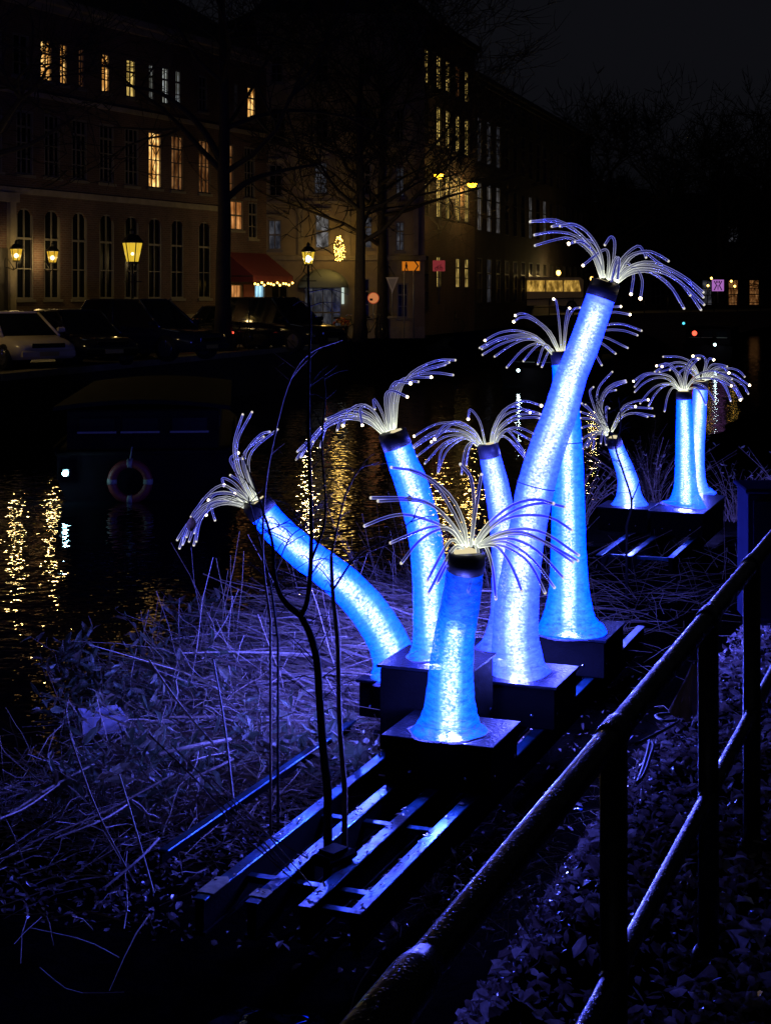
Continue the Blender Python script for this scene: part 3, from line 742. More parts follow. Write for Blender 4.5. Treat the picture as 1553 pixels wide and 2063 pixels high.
# ------------------------------------------------------------------ cars
def car_mesh(L=4.3, Wd=1.8, H=1.47, suv=False):
    """returns dict part -> MB in local coords: +x forward, z up, wheels on z=0"""
    hw = Wd / 2; hx = L / 2
    belt = .92 if not suv else 1.02
    st = [(-hx, .45, belt - .12, hw * .82), (-hx + .12, .28, belt - .02, hw * .93), (-hx * .62, .22, belt, hw), (0, .2, belt - .02, hw), (hx * .42, .22, belt - .04, hw), (hx * .75, .25, belt - .14, hw * .97), (hx - .1, .28, belt - .24, hw * .88), (hx, .42, belt - .34, hw * .78)]
    out = {}
    b = MB(); b.smooth = True; rings = []
    for (x, z0, z1, w) in st:
        zm = z0 + (z1 - z0) * .55
        ring = [(x, -w * .9, z0), (x, -w, zm), (x, -w * .93, z1 - .05), (x, -w * .78, z1), (x, w * .78, z1), (x, w * .93, z1 - .05), (x, w, zm), (x, w * .9, z0)]
        rings.append(len(b.v)); b.v += [Vector(p) for p in ring]
    for i in range(len(st) - 1):
        for k in range(8):
            k2 = (k + 1) % 8; b.face((rings[i] + k, rings[i+1] + k, rings[i+1] + k2, rings[i] + k2))
    b.smooth = False
    b.face([rings[0] + k for k in range(8)]); b.face([rings[-1] + k for k in reversed(range(8))])
    # roof and pillars
    top = H; rx0, rx1 = -hx * (.72 if suv else .58), hx * .12
    bx0, bx1 = -hx * (.9 if suv else .86), hx * .52
    w0, w1 = hw * .88, hw * .68
    R = [(rx0, -w1, top - .04), (rx1, -w1, top - .05), (rx1, w1, top - .05), (rx0, w1, top - .04)]
    n = len(b.v); b.v += [Vector(p) for p in R] + [Vector((p[0] * .96, p[1] * .85, top)) for p in R]
    for k in range(4): b.face((n + k, n + (k + 1) % 4, n + 4 + (k + 1) % 4, n + 4 + k))
    b.face((n + 4, n + 5, n + 6, n + 7))
    B = [(bx0, -w0, belt - .05), (bx1, -w0, belt - .08), (bx1, w0, belt - .08), (bx0, w0, belt - .05)]
    for k in range(4): b.tube([B[k], R[k]], .045, 5)
    for s in (1, -1):
        b.tube([((bx0 + bx1) * .5 - .1, s * w0, belt - .05), ((rx0 + rx1) * .5, s * w1, top - .05)], .035, 4)
    out['body'] = b
    i_ = .012
    def glass(pts):
        g = MB(); g.poly(pts)
        c = sum((Vector(p) for p in pts), Vector()) / 4; nrm = (Vector(pts[1]) - Vector(pts[0])).cross(Vector(pts[2]) - Vector(pts[0])).normalized()
        g.poly([Vector(p) - nrm * .02 for p in reversed(pts)]); return g
    out['windscreen'] = glass([B[1], B[2], R[2], R[1]])
    out['rear_window'] = glass([B[3], B[0], R[0], R[3]])
    out['side_window'] = [glass([B[0], B[1], R[1], R[0]]), glass([B[2], B[3], R[3], R[2]])]
    wr = .33 if not suv else .37
    wh = []
    for sx in (-hx * .62, hx * .64):
        for sy in (-1, 1): wh.append((sx, sy * (hw - .1), wr))
    out['wheel'] = (wh, wr)
    nz = belt - .3
    out['headlight'] = [(hx - .16, s * hw * .66, nz - .02) for s in (-1, 1)]
    out['front'] = hx
    out['belt'] = belt; out['hw'] = hw
    return out
_tm = MB(); _tm.tube([(0, -.1, 0), (0, -.09, 0), (0, .09, 0), (0, .1, 0)], [.29, .33, .33, .29], 18); tyre_me = _tm.build('tyre', M['rubber'], data_only=True)
_tm = MB(); _tm.tube([(0, -.112, 0), (0, .112, 0)], [.21, .21], 14)
for k in range(5):
    a = 2 * pi * k / 5; _tm.box((-.03, -.125, 0), (.03, .125, .22), Matrix.Rotation(a, 4, 'Y'))
rim_me = _tm.build('rim', M['rim'], data_only=True)
def car(name, label, cat, loc, fwd, paint, dims=(4.3, 1.8, 1.47), suv=False, bumper=None, roofbox=False):
    T = thing(name, label, cat, loc, atan2(fwd[1], fwd[0]), 'cars parked on the far quay')
    d = car_mesh(*dims, suv=suv)
    d['body'].build('body', M[paint], T)
    d['windscreen'].build('windscreen', M['car_glass'], T); d['rear_window'].build('rear_window', M['car_glass'], T)
    for g in d['side_window']: g.build('side_window', M['car_glass'], T)
    wh, wr = d['wheel']
    for p in wh:
        w = link_mesh('wheel', tyre_me, T, Matrix.Translation(p) @ Matrix.Scale(wr / .33, 4)); link_mesh('rim', rim_me, w)
    for p in d['headlight']:
        b = MB(); b.ball(p, .11, 8, 5, .75); b.build('headlight', M['headlamp'], T)
    hx = d['front']; z = d['belt']
    b = MB(); b.box((hx - .12, -d['hw'] * .8, .3), (hx + .05, d['hw'] * .8, .52), bev=.05); b.build('bumper', M[bumper or paint], T)
    b = MB(); b.box((hx - .06, -.45, .56), (hx + .012, .45, .68), bev=.01); b.build('grille', M['chrome'], T)
    b = MB(); b.box((hx + .051, -.26, .36), (hx + .066, .26, .47)); b.build('number_plate', M['plate'], T)
    for s in (-1, 1):
        b = MB(); b.box((hx * .42, s * (d['hw'] + .02) - .09, z), (hx * .42 + .12, s * (d['hw'] + .02) + .09, z + .14), bev=.03); b.build('wing_mirror', M[paint], T)
    for s in (-1, 1):
        b = MB(); b.box((-hx * .3, s * (d['hw'] * .995) - .012, z - .17), (-hx * .3 + .18, s * (d['hw'] * .995) + .012, z - .13)); b.build('door_handle', M['chrome'], T)
    return T
fw = Vector((.62, -.78)).normalized()
def at(px, d): return ((px - CX) / F * d, d, ZS)
car('parked_car', 'pale car at the left edge of the frame, nose to the canal', 'car', at(25, 39.3), fw, 'car_white')
car('parked_car', 'black estate car with a pale front bumper, second from the left edge', 'car', at(150, 41), fw, 'car_black', (4.5, 1.82, 1.5), bumper='chrome')
car('parked_car', 'big dark blue off-road car under the left standing lantern', 'car', at(295, 44), (.85, -.52), 'car_blue', (4.8, 1.95, 1.78), True)
car('parked_car', 'black off-road car below the red awning', 'car', at(560, 50.5), (.80, -.6), 'car_black', (4.7, 1.95, 1.82), True)
car('parked_car', 'small grey car behind the tree trunk, partly hidden by it', 'car', at(478, 53.5), (.8, -.6), 'car_grey', (3.9, 1.7, 1.5))
car('parked_car', 'dark car half hidden behind the big off-road car', 'car', at(205, 47), fw, 'car_grey', (4.2, 1.78, 1.45))
# van on the bridge
T = thing('van', 'pale van with amber lit windows crossing the bridge', 'van', (0, 0, 0))
T.location = p0 + dr * 5.7 - nr * 1.4 + Vector((0, 0, deck_z(5.7) + .25)); T.rotation_euler.z = atan2(dr.y, dr.x)
b = MB(); b.prism([(-2.6, .35), (2.3, .35), (2.35, 1.9), (2.1, 2.05), (-1.2, 2.05), (-2.0, 1.3), (-2.6, 1.1)], -.95, .95); b.build('body', M['car_white'], T)
for pl_ in ([(-1.75, 1.2), (-.04, 1.2), (-.04, 1.86), (-1.1, 1.86)], [(.04, 1.2), (1.06, 1.2), (1.06, 1.86), (.04, 1.86)], [(1.14, 1.2), (2.18, 1.2), (2.05, 1.86), (1.14, 1.86)]):
    b = MB(); b.prism(pl_, -.966, -.952); b.build('side_window', M['van_yel'], T)
b = MB(); b.quad((-1.97, -.85, 1.34), (-1.23, -.85, 2.02), (-1.23, .85, 2.02), (-1.97, .85, 1.34)); b.v = [v + Vector((-.012, 0, .012)) for v in b.v]; b.build('windscreen', M['car_glass'], T)
for x in (-1.75, 1.6):
    for y in (-.86, .86):
        w = link_mesh('wheel', tyre_me, T, Matrix.Translation((x, y, .33))); link_mesh('rim', rim_me, w)
# ------------------------------------------------------------------ lanterns
def lantern_head(T, z, s=1.0, glass='lamp_glass', bulb='bulb', br=.05, power=40, col=(1, .68, .25)):
    """six sided tapered lantern; z = bottom of glass"""
    h = .46 * s; r0, r1 = .15 * s, .25 * s
    g = MB(); n = 6
    g.lathe([(r0, z), (r1, z + h)], n, smooth=False); g.f = g.f[:n]; g.mi = g.mi[:n]; g.sm = g.sm[:n]
    k = NT('lantern_pane'); e = k.n('Emission'); src = M[glass].node_tree.nodes['Emission']; e.inputs[0].default_value = src.inputs[0].default_value; e.inputs[1].default_value = src.inputs[1].default_value
    t = k.n('BsdfTransparent'); m = k.n('MixShader'); m.inputs[0].default_value = .7; k.l(t.outputs[0], m.inputs[1]); k.l(e.outputs[0], m.inputs[2]); k.done(m.outputs[0])
    g.build('lamp_glass', k.m, T)
    f = MB()
    for i in range(n):
        a = 2 * pi * i / n; f.tube([(r0 * cos(a), r0 * sin(a), z), (r1 * cos(a), r1 * sin(a), z + h)], .013 * s, 4)
    f.lathe([(r0 * 1.06, z - .05 * s), (r0 * 1.06, z)], n, smooth=False)
    f.build('lamp_frame', M['iron'], T)
    f = MB(); f.lathe([(r1 * 1.12, z + h), (r1 * 1.1, z + h + .04), (r1 * .55, z + h + .2 * s), (r1 * .3, z + h + .22 * s), (r1 * .3, z + h + .3 * s), (.02, z + h + .38 * s)], n, smooth=False); f.build('lamp_cap', M['iron'], T)
    f = MB(); f.ball((0, 0, z + h * .42), br, 8, 6); f.build('bulb', M[bulb], T)
    pl = bpy.data.lights.new('light', 'POINT'); pl.energy = power; pl.color = col; pl.shadow_soft_size = .09
    o = bpy.data.objects.new('light', pl); C.objects.link(o); o.parent = T; o.location = (0, 0, z + h * .42)
def standing_lantern(label, px, d, topy, glass, br, power, bulb='bulb', hs=1.0):
    T = thing('street_lantern', label, 'street lamp', at(px, d), 0, 'standing lanterns on the far quay')
    zt = ZC + (HY - topy) / F * d - ZS
    zg = zt - .84
    b = MB(); b.lathe([(.16, 0), (.16, .3), (.11, .4), (.1, .9), (.075, 1.0), (.05, 1.1), (.042, zg - .5), (.07, zg - .45), (.045, zg - .38), (.04, zg - .05)], 10); b.build('pole', M['iron'], T)
    b = MB()
    for s in (-1, 1): b.tube([(s * .04, 0, zg - .42), (s * .17, 0, zg - .3), (s * .12, 0, zg - .12), (s * .15, 0, zg - .03)], .016, 5)
    b.tube([(-.3, 0, zg - .65), (.3, 0, zg - .65)], .02, 5); b.build('bracket', M['iron'], T)
    lantern_head(T, zg, hs, glass, bulb, br, power)
    return T
standing_lantern('standing street lantern with glinting yellow panes behind the parked cars', 267, 48, 474, 'lamp_glass2', .05, 45, bulb='bulb_small', hs=1.3)
standing_lantern('brightly lit standing lantern in front of the beige corner house', 621, 57, 487, 'lamp_glass2', .12, 290)
standing_lantern('standing lantern just outside the left edge of the frame, beside the pale car', -170, 36.5, 440, 'lamp_glass2', .06, 190, bulb='fairy')
for label, px, py, d in (('wall lantern left of the pair, at the left frame edge', 33, 500, 47.2), ('wall lantern right of the pair, beside the doorway', 106, 504, 49.2)):
    T = thing('wall_lantern', label, 'wall lamp', P(px, py + 24, d), 0, 'wall lanterns by the doorway')
    lantern_head(T, 0.0, .78, 'lamp_glass', 'bulb_small', .075, 110)
    b = MB(); b.tube([(0, 0, -.04), (0, 0, -.25), (-.15, .25, -.3), (-.5, .75, -.2)], .022, 5); b.tube([(-.12, .2, -.28), (-.3, .35, -.02), (-.48, .72, .1)], .014, 5); b.build('bracket', M['iron'], T)
# hanging street lamps on wires
for label, px, py, d in (('hanging yellow street lamp left of the two in front of the yellow lit house', 884, 352, 66), ('hanging yellow street lamp right of the two, above the street corner', 951, 370, 74)):
    T = thing('hanging_street_lamp', label, 'street lamp', P(px, py, d), 0, 'street lamps hung on wires')
    b = MB(); b.lathe([(.30, .02), (.28, .12), (.1, .22), (.05, .32)], 12); b.build('lamp_housing', M['iron'], T)
    b = MB(); b.lathe([(.1, -.16), (.2, -.09), (.22, .018)], 12); b.build('lamp_bowl', M['sodium'], T)
    b = MB(); b.tube([(-9, -3, 1.5), (-3, -1, .6), (0, 0, .33), (1.5, 1.5, .5), (3, 4.4, .9)], .012, 4); b.build('wire', M['cable'], T)
    pl = bpy.data.lights.new('light', 'POINT'); pl.energy = 150; pl.color = (1, .66, .2); pl.shadow_soft_size = .2
    o = bpy.data.objects.new('light', pl); C.objects.link(o); o.parent = T; o.location = (0, 0, -.3)
# lamps past the van
for label, px, py, d, s in (('round yellow lamp above the van roof', 1125, 549, 94, .16), ('small yellow lamp just behind the tall tentacle collar', 1192, 561, 95, .13)):
    T = thing('bridge_lamp', label, 'street lamp', P(px, py, d), 0, 'small lamps on the bridge')
    b = MB(); b.ball((0, 0, 0), s * .9, 8, 6, 1.2); b.build('globe', M['fairy'], T)
    pl = bpy.data.lights.new('light', 'POINT'); pl.energy = 60; pl.color = (1, .7, .25); pl.shadow_soft_size = .1
    o = bpy.data.objects.new('light', pl); C.objects.link(o); o.parent = T; o.location = (0, -.4, -.1)
    b = MB(); b.lathe([(s * .9, s * .9), (s * .3, s * 1.6)], 8); b.build('lamp_cap', M['iron'], T)
    b = MB(); b.tube([(0, 0, -s), (0, 0, -2.4)], .04, 6); b.build('pole', M['iron'], T)
# ------------------------------------------------------------------ signs
def pole(T, h, r=.03, x=0): b = MB(); b.tube([(x, .03, 0), (x, .03, h)], r, 6); b.build('pole', M['galv'], T)
def sign_thing(name, label, px, py_base, d): return thing(name, label, 'sign', P(px, py_base, d))
d = 59; T = sign_thing('detour_sign', 'orange detour sign with a black pedestrian symbol and arrow head', 827, 682, d)
z0 = (682 - 546) / F * d; z1 = (682 - 525) / F * d
for x in (-.25, .12): pole(T, z1 - .05, .02, x)
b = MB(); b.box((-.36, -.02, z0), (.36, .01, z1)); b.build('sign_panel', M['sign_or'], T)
hm = (z0 + z1) / 2; hh = (z1 - z0) / 2
b = MB(); b.prism([(.14, z1 - .02), (.2, z1 - .02), (.33, hm), (.2, z0 + .02), (.14, z0 + .02), (.27, hm)][::-1], -.026, -.0205)
b.box((-.355, -.025, z1 - .025), (.355, -.0207, z1)); b.box((-.355, -.025, z0), (.355, -.0207, z0 + .025)); b.box((-.36, -.025, z0 + .026), (-.335, -.0207, z1 - .026))
b.build('arrow_chevron', M['sign_bk'], T)
b = MB(); Mx = Matrix.Translation((-.17, -.024, hm + .12)) @ Matrix.Rotation(pi / 2, 4, 'X'); b.lathe([(.038, -.003), (.038, .003)], 10, Mx)
b.prism([(-.21, hm + .08), (-.22, hm - .02), (-.2, hm - .02), (-.25, hm - .19), (-.215, hm - .19), (-.17, hm - .06), (-.13, hm - .19), (-.095, hm - .19), (-.135, hm - .02), (-.11, hm - .03), (-.13, hm + .08)], -.027, -.0205)
b.build('pedestrian_symbol', M['sign_bk'], T)
d = 65; T = sign_thing('cycle_sign', 'red square sign with a dark bicycle symbol on a pole', 884, 612, d)
z0 = (612 - 546) / F * d; z1 = (612 - 524) / F * d; pole(T, z1, .025)
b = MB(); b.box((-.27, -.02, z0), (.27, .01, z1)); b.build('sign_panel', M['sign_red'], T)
b = MB(); zc_ = z0 + .12
for x in (-.1, .1):
    b.tube([(x + .065 * cos(a * pi / 5), -.024, zc_ + .065 * sin(a * pi / 5)) for a in range(11)], .012, 4, caps=False)
b.tube([(-.1, -.024, zc_), (-.04, -.024, zc_ + .12), (.07, -.024, zc_ + .12), (0, -.024, zc_), (-.04, -.024, zc_ + .12)], .011, 4); b.tube([(.1, -.024, zc_), (.06, -.024, zc_ + .16), (.11, -.024, zc_ + .17)], .011, 4)
b.build('bicycle_symbol', M['sign_bk'], T)
d = 61; T = sign_thing('give_way_sign', 'pale upside-down triangle sign on a pole', 790, 642, d); pole(T, (642 - 556) / F * d, .03)
z0 = (642 - 591) / F * d; z1 = (642 - 558) / F * d
b = MB(); b.prism([(-.26, z1), (0, z0), (.26, z1)], -.02, .01); b.build('sign_panel', M['sign_wh'], T)
b = MB(); b.prism([(-.17, z1 - .07), (0, z0 + .17), (.17, z1 - .07)], -.026, -.0205); b.build('inner_face', pbr('grey_sign_back', (.45, .45, .4), .5), T)
b = MB(); b.box((-.2, -.2, 0), (.2, .2, .12), bev=.03); b.build('foot', M['stone'], T)
d = 59; T = sign_thing('round_sign', 'round orange sign with painted-in glow between the two tree trunks', 752, 648, d); pole(T, (648 - 600) / F * d, .02)
b = MB(); Mx = Matrix.Translation((0, -.02, (648 - 600) / F * d)) @ Matrix.Rotation(pi / 2, 4, 'X'); b.lathe([(.23, -.012), (.23, .012)], 20, Mx); b.build('sign_panel', emit('orange_disc_painted_glow', (.9, .30, .10), .55), T)  # plain traffic disc, its brightness put in as emission
b = MB(); b.tube([(.215 * cos(2 * pi * i / 20), -.036, .944 + .215 * sin(2 * pi * i / 20)) for i in range(21)], .014, 4, caps=False); b.build('rim', emit('red_rim_painted_glow', (.8, .12, .05), .35), T)  # rim brightness put in as emission too
b = MB(); b.prism([(-.14, .84), (-.02, .84), (-.02, .93), (-.14, .93)], -.045, -.034); b.build('symbol', M['sign_bk'], T)
d = 86; T = sign_thing('bridge_sign', 'square violet backlit sign with dark bracket shaped symbols at right', 1446, 610, d); pole(T, (610 - 564) / F * d, .03)
z0 = (610 - 586) / F * d; z1 = (610 - 563) / F * d; zm = (z0 + z1) / 2
b = MB(); b.box((-.34, -.02, z0), (.34, .02, z1)); b.build('sign_panel', M['sign_pk'], T)
b = MB(); b.tube([(-.22, -.024, z0 + .06), (-.08, -.024, zm), (-.22, -.024, z1 - .08)], .03, 4); b.tube([(.22, -.024, z0 + .06), (.08, -.024, zm), (.22, -.024, z1 - .08)], .03, 4); b.box((-.02, -.03, z0 + .08), (.02, -.021, zm + .02)); b.box((-.1, -.03, z1 - .2), (-.03, -.021, z1 - .06)); b.box((.03, -.03, z1 - .2), (.1, -.021, z1 - .06))
b.build('symbol', M['sign_dk'], T)
# ------------------------------------------------------------------ bicycles
def bicycle(label, loc, rz):
    T = thing('bicycle', label, 'bicycle', loc, rz, 'bicycles on the far quay')
    for x in (-.52, .52):
        b = MB(); b.tube([(x + .34 * cos(2 * pi * i / 16), 0, .35 + .34 * sin(2 * pi * i / 16)) for i in range(17)], .018, 5, caps=False); w = b.build('wheel', M['rubber'], T)
        b = MB()
        for i in range(6):
            a = pi * i / 6; b.tube([(x - .33 * cos(a), 0, .35 - .33 * sin(a)), (x + .33 * cos(a), 0, .35 + .33 * sin(a))], .004, 3)
        b.build('spokes', M['chrome'], w)
    b = MB(); bb_, st, hd = (-.08, 0, .32), (-.22, 0, .85), (.36, 0, .88)
    for p, q in ((bb_, st), (bb_, hd), (st, hd), (bb_, (-.52, 0, .35)), (st, (-.52, 0, .35)), (hd, (.52, 0, .35)), (hd, (.33, 0, 1.05))): b.tube([p, q], .018, 5)
    b.build('frame', M['iron'], T)
    b = MB(); b.tube([(.2, -.28, 1.02), (.34, -.2, 1.07), (.34, .2, 1.07), (.2, .28, 1.02)], .015, 5); b.build('handlebar', M['chrome'], T)
    b = MB(); b.box((-.38, -.08, .9), (-.12, .08, .98), bev=.03); b.build('saddle', M['rubber'], T)
    b = MB(); b.box((-.66, -.03, .62), (-.62, .03, .68)); b.build('rear_lamp', M['redlamp'], T)
    return T
for lab, px, d, rz in (('bicycle parked left of the big tree trunk', 385, 50.5, .9), ('bicycle leaning close to the big tree trunk', 418, 51.0, .4), ('bicycle right of the big tree trunk', 490, 49.5, 1.1), ('bicycle parked below the christmas lights', 690, 60.5, .3), ('bicycle between the two slim tree trunks', 748, 62.0, .7), ('bicycle parked under the hanging lamps', 905, 73, .5)):
    bicycle(lab, at(px, d), rz)
T = thing('flower_tub', 'orange blooms in a dark tub at the beige house', 'flower pot', at(688, 61.6))
b = MB(); b.lathe([(.22, 0), (.3, .55), (.32, .6)], 12); b.build('tub', M['iron'], T)
b = MB()
for k in range(70):
    a = random.uniform(0, 2 * pi); r = random.uniform(0, .36); z = .62 + .3 * sqrt(max(0, 1 - (r / .37) ** 2)) * random.uniform(.4, 1)
    b.ball((r * cos(a), r * sin(a), z), .055, 5, 3)
b.build('blooms', M['flowers'], T)
for lab, px in (('clipped green bush in a white planter before the lit doorway, left of two', 861), ('clipped green bush in a white planter before the lit doorway, right of two', 874)):
    T = thing('potted_topiary', lab, 'potted plant', P(px, 583, 70.5), 0, 'planters at the lit doorway')
    b = MB(); b.box((-.13, -.13, 0), (.13, .13, .22), bev=.02); b.build('planter', M['sign_wh'], T)
    b = MB()
    for k in range(160):
        v = Vector((random.gauss(0, 1), random.gauss(0, 1), random.gauss(0, 1))).normalized() * .22 * random.uniform(.7, 1.05) + Vector((0, 0, .45))
        t = Vector((random.gauss(0, 1), random.gauss(0, 1), random.gauss(0, 1))).normalized() * .05; w = t.orthogonal().normalized() * .03
        b.quad(v - t, v - w, v + t, v + w)
    b.build('foliage', M['topiary'], T)
# ------------------------------------------------------------------ boats
def boat(name, label, stern, dirv, L, Wd, hullh, cabz, lamp=None):
    T = thing(name, label, 'boat', (stern[0], stern[1], ZW), atan2(dirv[1], dirv[0]))
    b = MB(); b.smooth = True; rings = []
    for i in range(9):
        t = i / 8; w = Wd / 2 * (1 if t < .6 else max(.06, cos((t - .6) / .4 * pi / 2) ** .7)) * (.9 + .1 * min(1, t * 5)); x = t * L; h = hullh + .25 * t ** 3
        rings.append(len(b.v)); b.v += [Vector(p) for p in ((x, -w * .8, -.3), (x, -w, h * .5), (x, -w, h), (x, w, h), (x, w, h * .5), (x, w * .8, -.3))]
    for i in range(8):
        for k in range(6): b.face((rings[i] + k, rings[i+1] + k, rings[i+1] + (k + 1) % 6, rings[i] + (k + 1) % 6))
    b.smooth = False; b.face([rings[0] + k for k in range(6)]); b.face([rings[-1] + k for k in reversed(range(6))])
    b.build('hull', M['hull'], T)
    b = MB(); w = Wd * .5
    b.tube([(0, -w * .9, hullh + .02), (L * .1, -w, hullh + .02), (L * .6, -w, hullh + .03)], .04, 5); b.tube([(0, w * .9, hullh + .02), (L * .1, w, hullh + .02), (L * .6, w, hullh + .03)], .04, 5); b.tube([(0, -w * .9, hullh + .02), (0, w * .9, hullh + .02)], .04, 5); b.build('rubbing_strake', M['cabin'], T)
    b = MB(); b.box((.35, -w * .82, hullh - .02), (L * .62, w * .82, cabz - .06), bev=.03); b.build('cabin', M['cabin'], T)
    b = MB(); n = 8
    for i in range(n):
        y0, y1 = -w * .95 + 1.9 * w * i / n, -w * .95 + 1.9 * w * (i + 1) / n; c = lambda y: cabz + .12 * (1 - (y / w) ** 2)
        nn = len(b.v); b.v += [Vector(p) for p in ((.1, y0, c(y0)), (.1, y1, c(y1)), (L * .66, y1, c(y1)), (L * .66, y0, c(y0)), (.1, y0, c(y0) - .07), (.1, y1, c(y1) - .07), (L * .66, y1, c(y1) - .07), (L * .66, y0, c(y0) - .07))]
        for f in ((0, 1, 2, 3), (7, 6, 5, 4), (0, 4, 5, 1), (2, 6, 7, 3)): b.face([nn + k for k in f])
    b.build('cabin_roof', M['cabin'], T)
    hh = hullh + (cabz - hullh) * .45
    for y in (-w * .5, 0.05, w * .5):
        b = MB(); b.box((.325, y - w * .19, hh), (.352, y + w * .19, cabz - .2)); f_ = b.build('cabin_window', M['glass'], T)
        b = MB(); b.box((.31, y - w * .21, hh - .03), (.33, y + w * .21, hh)); b.build('sill', M['frame'], f_)
    for s in (-1, 1):
        for k in range(3):
            b = MB(); x = .9 + k * 1.3; b.box((x, s * w * .82 - .012, hh), (x + .8, s * w * .82 + .012, cabz - .2)); b.build('cabin_window', M['glass'], T)
    return T
B1 = boat('houseboat', 'dark houseboat moored at left, seen from its stern', ((285 - CX) / F * 24, 24.05), (-.10, .99), 11, 3.0, .75, 1.5)
T = thing('lifebuoy', 'red lifebuoy with four white bands hanging on the houseboat stern', 'lifebuoy', P(262, 970, 23.86))
b = MB(); b.tube([(.29 * cos(2 * pi * i / 28), 0, .29 * sin(2 * pi * i / 28)) for i in range(29)], .075, 8, caps=False); b.build('ring', M['buoy_red'], T)
for k in range(4):
    b = MB(); b.tube([(.29 * cos(pi / 2 * k + a), 0, .29 * sin(pi / 2 * k + a)) for a in (-.14, -.05, .05, .14)], .079, 8); b.build('band', M['buoy_white'], T)
b = MB(); b.tube([(0, .03, .36), (.02, .06, .55)], .012, 4); b.build('rope', M['buoy_white'], T)
T = thing('boat_lamp', 'small cold white lamp on the houseboat stern, mirrored in the water', 'lamp', P(132, 953, 23.7))
b = MB(); b.ball((0, -.04, 0), .042, 10, 8); b.build('bulb', M['coldlamp'], T)
b = MB(); b.box((-.05, 0, -.06), (.05, .25, .07), bev=.01); b.build('housing', M['iron'], T)
pl = bpy.data.lights.new('light', 'POINT'); pl.energy = 0.08; pl.color = (.6, .9, 1); pl.shadow_soft_size = .05
o = bpy.data.objects.new('light', pl); C.objects.link(o); o.parent = T; o.location = (0, -.15, 0)
B2 = boat('moored_boat', 'dark boat with a white lamp moored beyond the tentacles', ((1060 - CX) / F * 54, 54), (.5, .87), 8, 2.3, .6, 1.15)
B3 = boat('moored_boat', 'dark boat with a red light below the bridge at right', ((1425 - CX) / F * 72, 72), (.3, .95), 9, 2.6, .8, 1.7)
def small_lamp(label, px, py, d, mat, r, power=0, col=(1, 1, 1)):
    T = thing('boat_lamp', label, 'lamp', P(px, py, d)); b = MB(); b.ball((0, 0, 0), r, 8, 6); b.build('bulb', M[mat if mat != 'coldlamp' else 'coldlamp_dim'], T)
    b = MB(); b.box((-r * .8, r * .6, -r * 1.1), (r * .8, r * 3, r * 1.1)); b.build('housing', M['iron'], T)
    if power:
        pl = bpy.data.lights.new('light', 'POINT'); pl.energy = power; pl.color = col; pl.shadow_soft_size = .05
        o = bpy.data.objects.new('light', pl); C.objects.link(o); o.parent = T; o.location = (0, -r * 2, 0)
small_lamp('white lamp on the moored boat left of the tall tentacle', 1044, 746, 53.6, 'coldlamp', .06, 6, (.7, .95, 1))
small_lamp('white lamp on the moored boat at right below the bridge', 1440, 694, 71.5, 'coldlamp', .07, 5, (.7, .95, 1))
small_lamp('red lamp on the moored boat at right below the bridge', 1399, 671, 71.4, 'redlamp', .12)
small_lamp('cyan lamp left of the red boat lamp', 1377, 651, 74, 'cyanlamp', .07)
for lab, px, py in (('tiny warm lamp left of the violet sign', 1433, 560), ('tiny white lamp below left of the violet sign', 1426, 575), ('tiny white lamp right of the violet sign, higher of two', 1473, 566), ('tiny white lamp right of the violet sign, lower of two', 1480, 576)):
    T = thing('bridge_lamp', lab, 'lamp', P(px, py, 92), 0, 'small lamps on the bridge'); b = MB(); b.ball((0, 0, 0), .07, 8, 6); b.build('bulb', M['fairy'], T)
    b = MB(); b.tube([(0, .05, -.07), (0, .05, -1.2)], .02, 5); b.build('pole', M['iron'], T)
# ------------------------------------------------------------------ bare trees
def bare_tree(label, loc, H, r0, seed, mat, depth=5, lean=(0, 0), fork=.32, name='bare_tree', spread=.75, group=None, limbs=None, rmin=.006):
    R = random.Random(seed)
    T = thing(name, label, 'tree', loc, 0, group)
    tr = MB(); cr = MB()
    pts = []; p = Vector((0, 0, -.1)); n = 9
    for i in range(n):
        t = i / (n - 1); pts.append(Vector((lean[0] * t * t * H + R.gauss(0, .05) * t, lean[1] * t * H + R.gauss(0, .05) * t, t * H * .62)))
    rr = [r0 * (1.25 if i == 0 else 1 - .62 * i / (n - 1)) for i in range(n)]
    tr.tube(pts, rr, 9); tr.build('trunk', mat, T)
    def grow(p, d, L, r, dep):
        r = max(r, rmin); k = 4 if dep > 1 else 3; q = [p.copy()]; dd = d.copy()
        for i in range(k):
            dd = (dd + Vector((R.gauss(0, .2), R.gauss(0, .2), R.gauss(.05, .16)))).normalized(); q.append(q[-1] + dd * L / k)
        cr.tube(q, [r * (1 - .55 * i / k) for i in range(k + 1)], 5 if dep > 2 else 3, caps=False)
        if dep <= 0: return
        for j in range(R.choice((2, 3, 3))):
            i = R.randint(1, k); ax = Vector((R.gauss(0, 1), R.gauss(0, 1), R.gauss(0, .6))).normalized()
            nd = (dd * .75 + ax * spread).normalized(); grow(q[i], nd, L * R.uniform(.55, .8), r * .5 * (1.1 - .1 * i), dep - 1)
        grow(q[-1], dd, L * .7, r * .45, dep - 1)
    for i in range(n):
        t = i / (n - 1)
        if t < fork: continue
        for s in range(2 if i < n - 1 else 4):
            a = R.uniform(0, 2 * pi); grow(pts[i], Vector((cos(a), sin(a), R.uniform(.25, .9))).normalized(), H * R.uniform(.16, .26), rr[i] * .55, depth - 2)
    for (lp, lr) in (limbs or []): cr.tube(spline(lp, 12), [lr * (1 - .7 * i / 11) for i in range(12)], 6)
    cr.build('crown', mat, T)
    return T
g = 'elms along the far quay'
l0 = Vector(at(450, 49)); lb = lambda px, py: P(px, py, 49) - l0
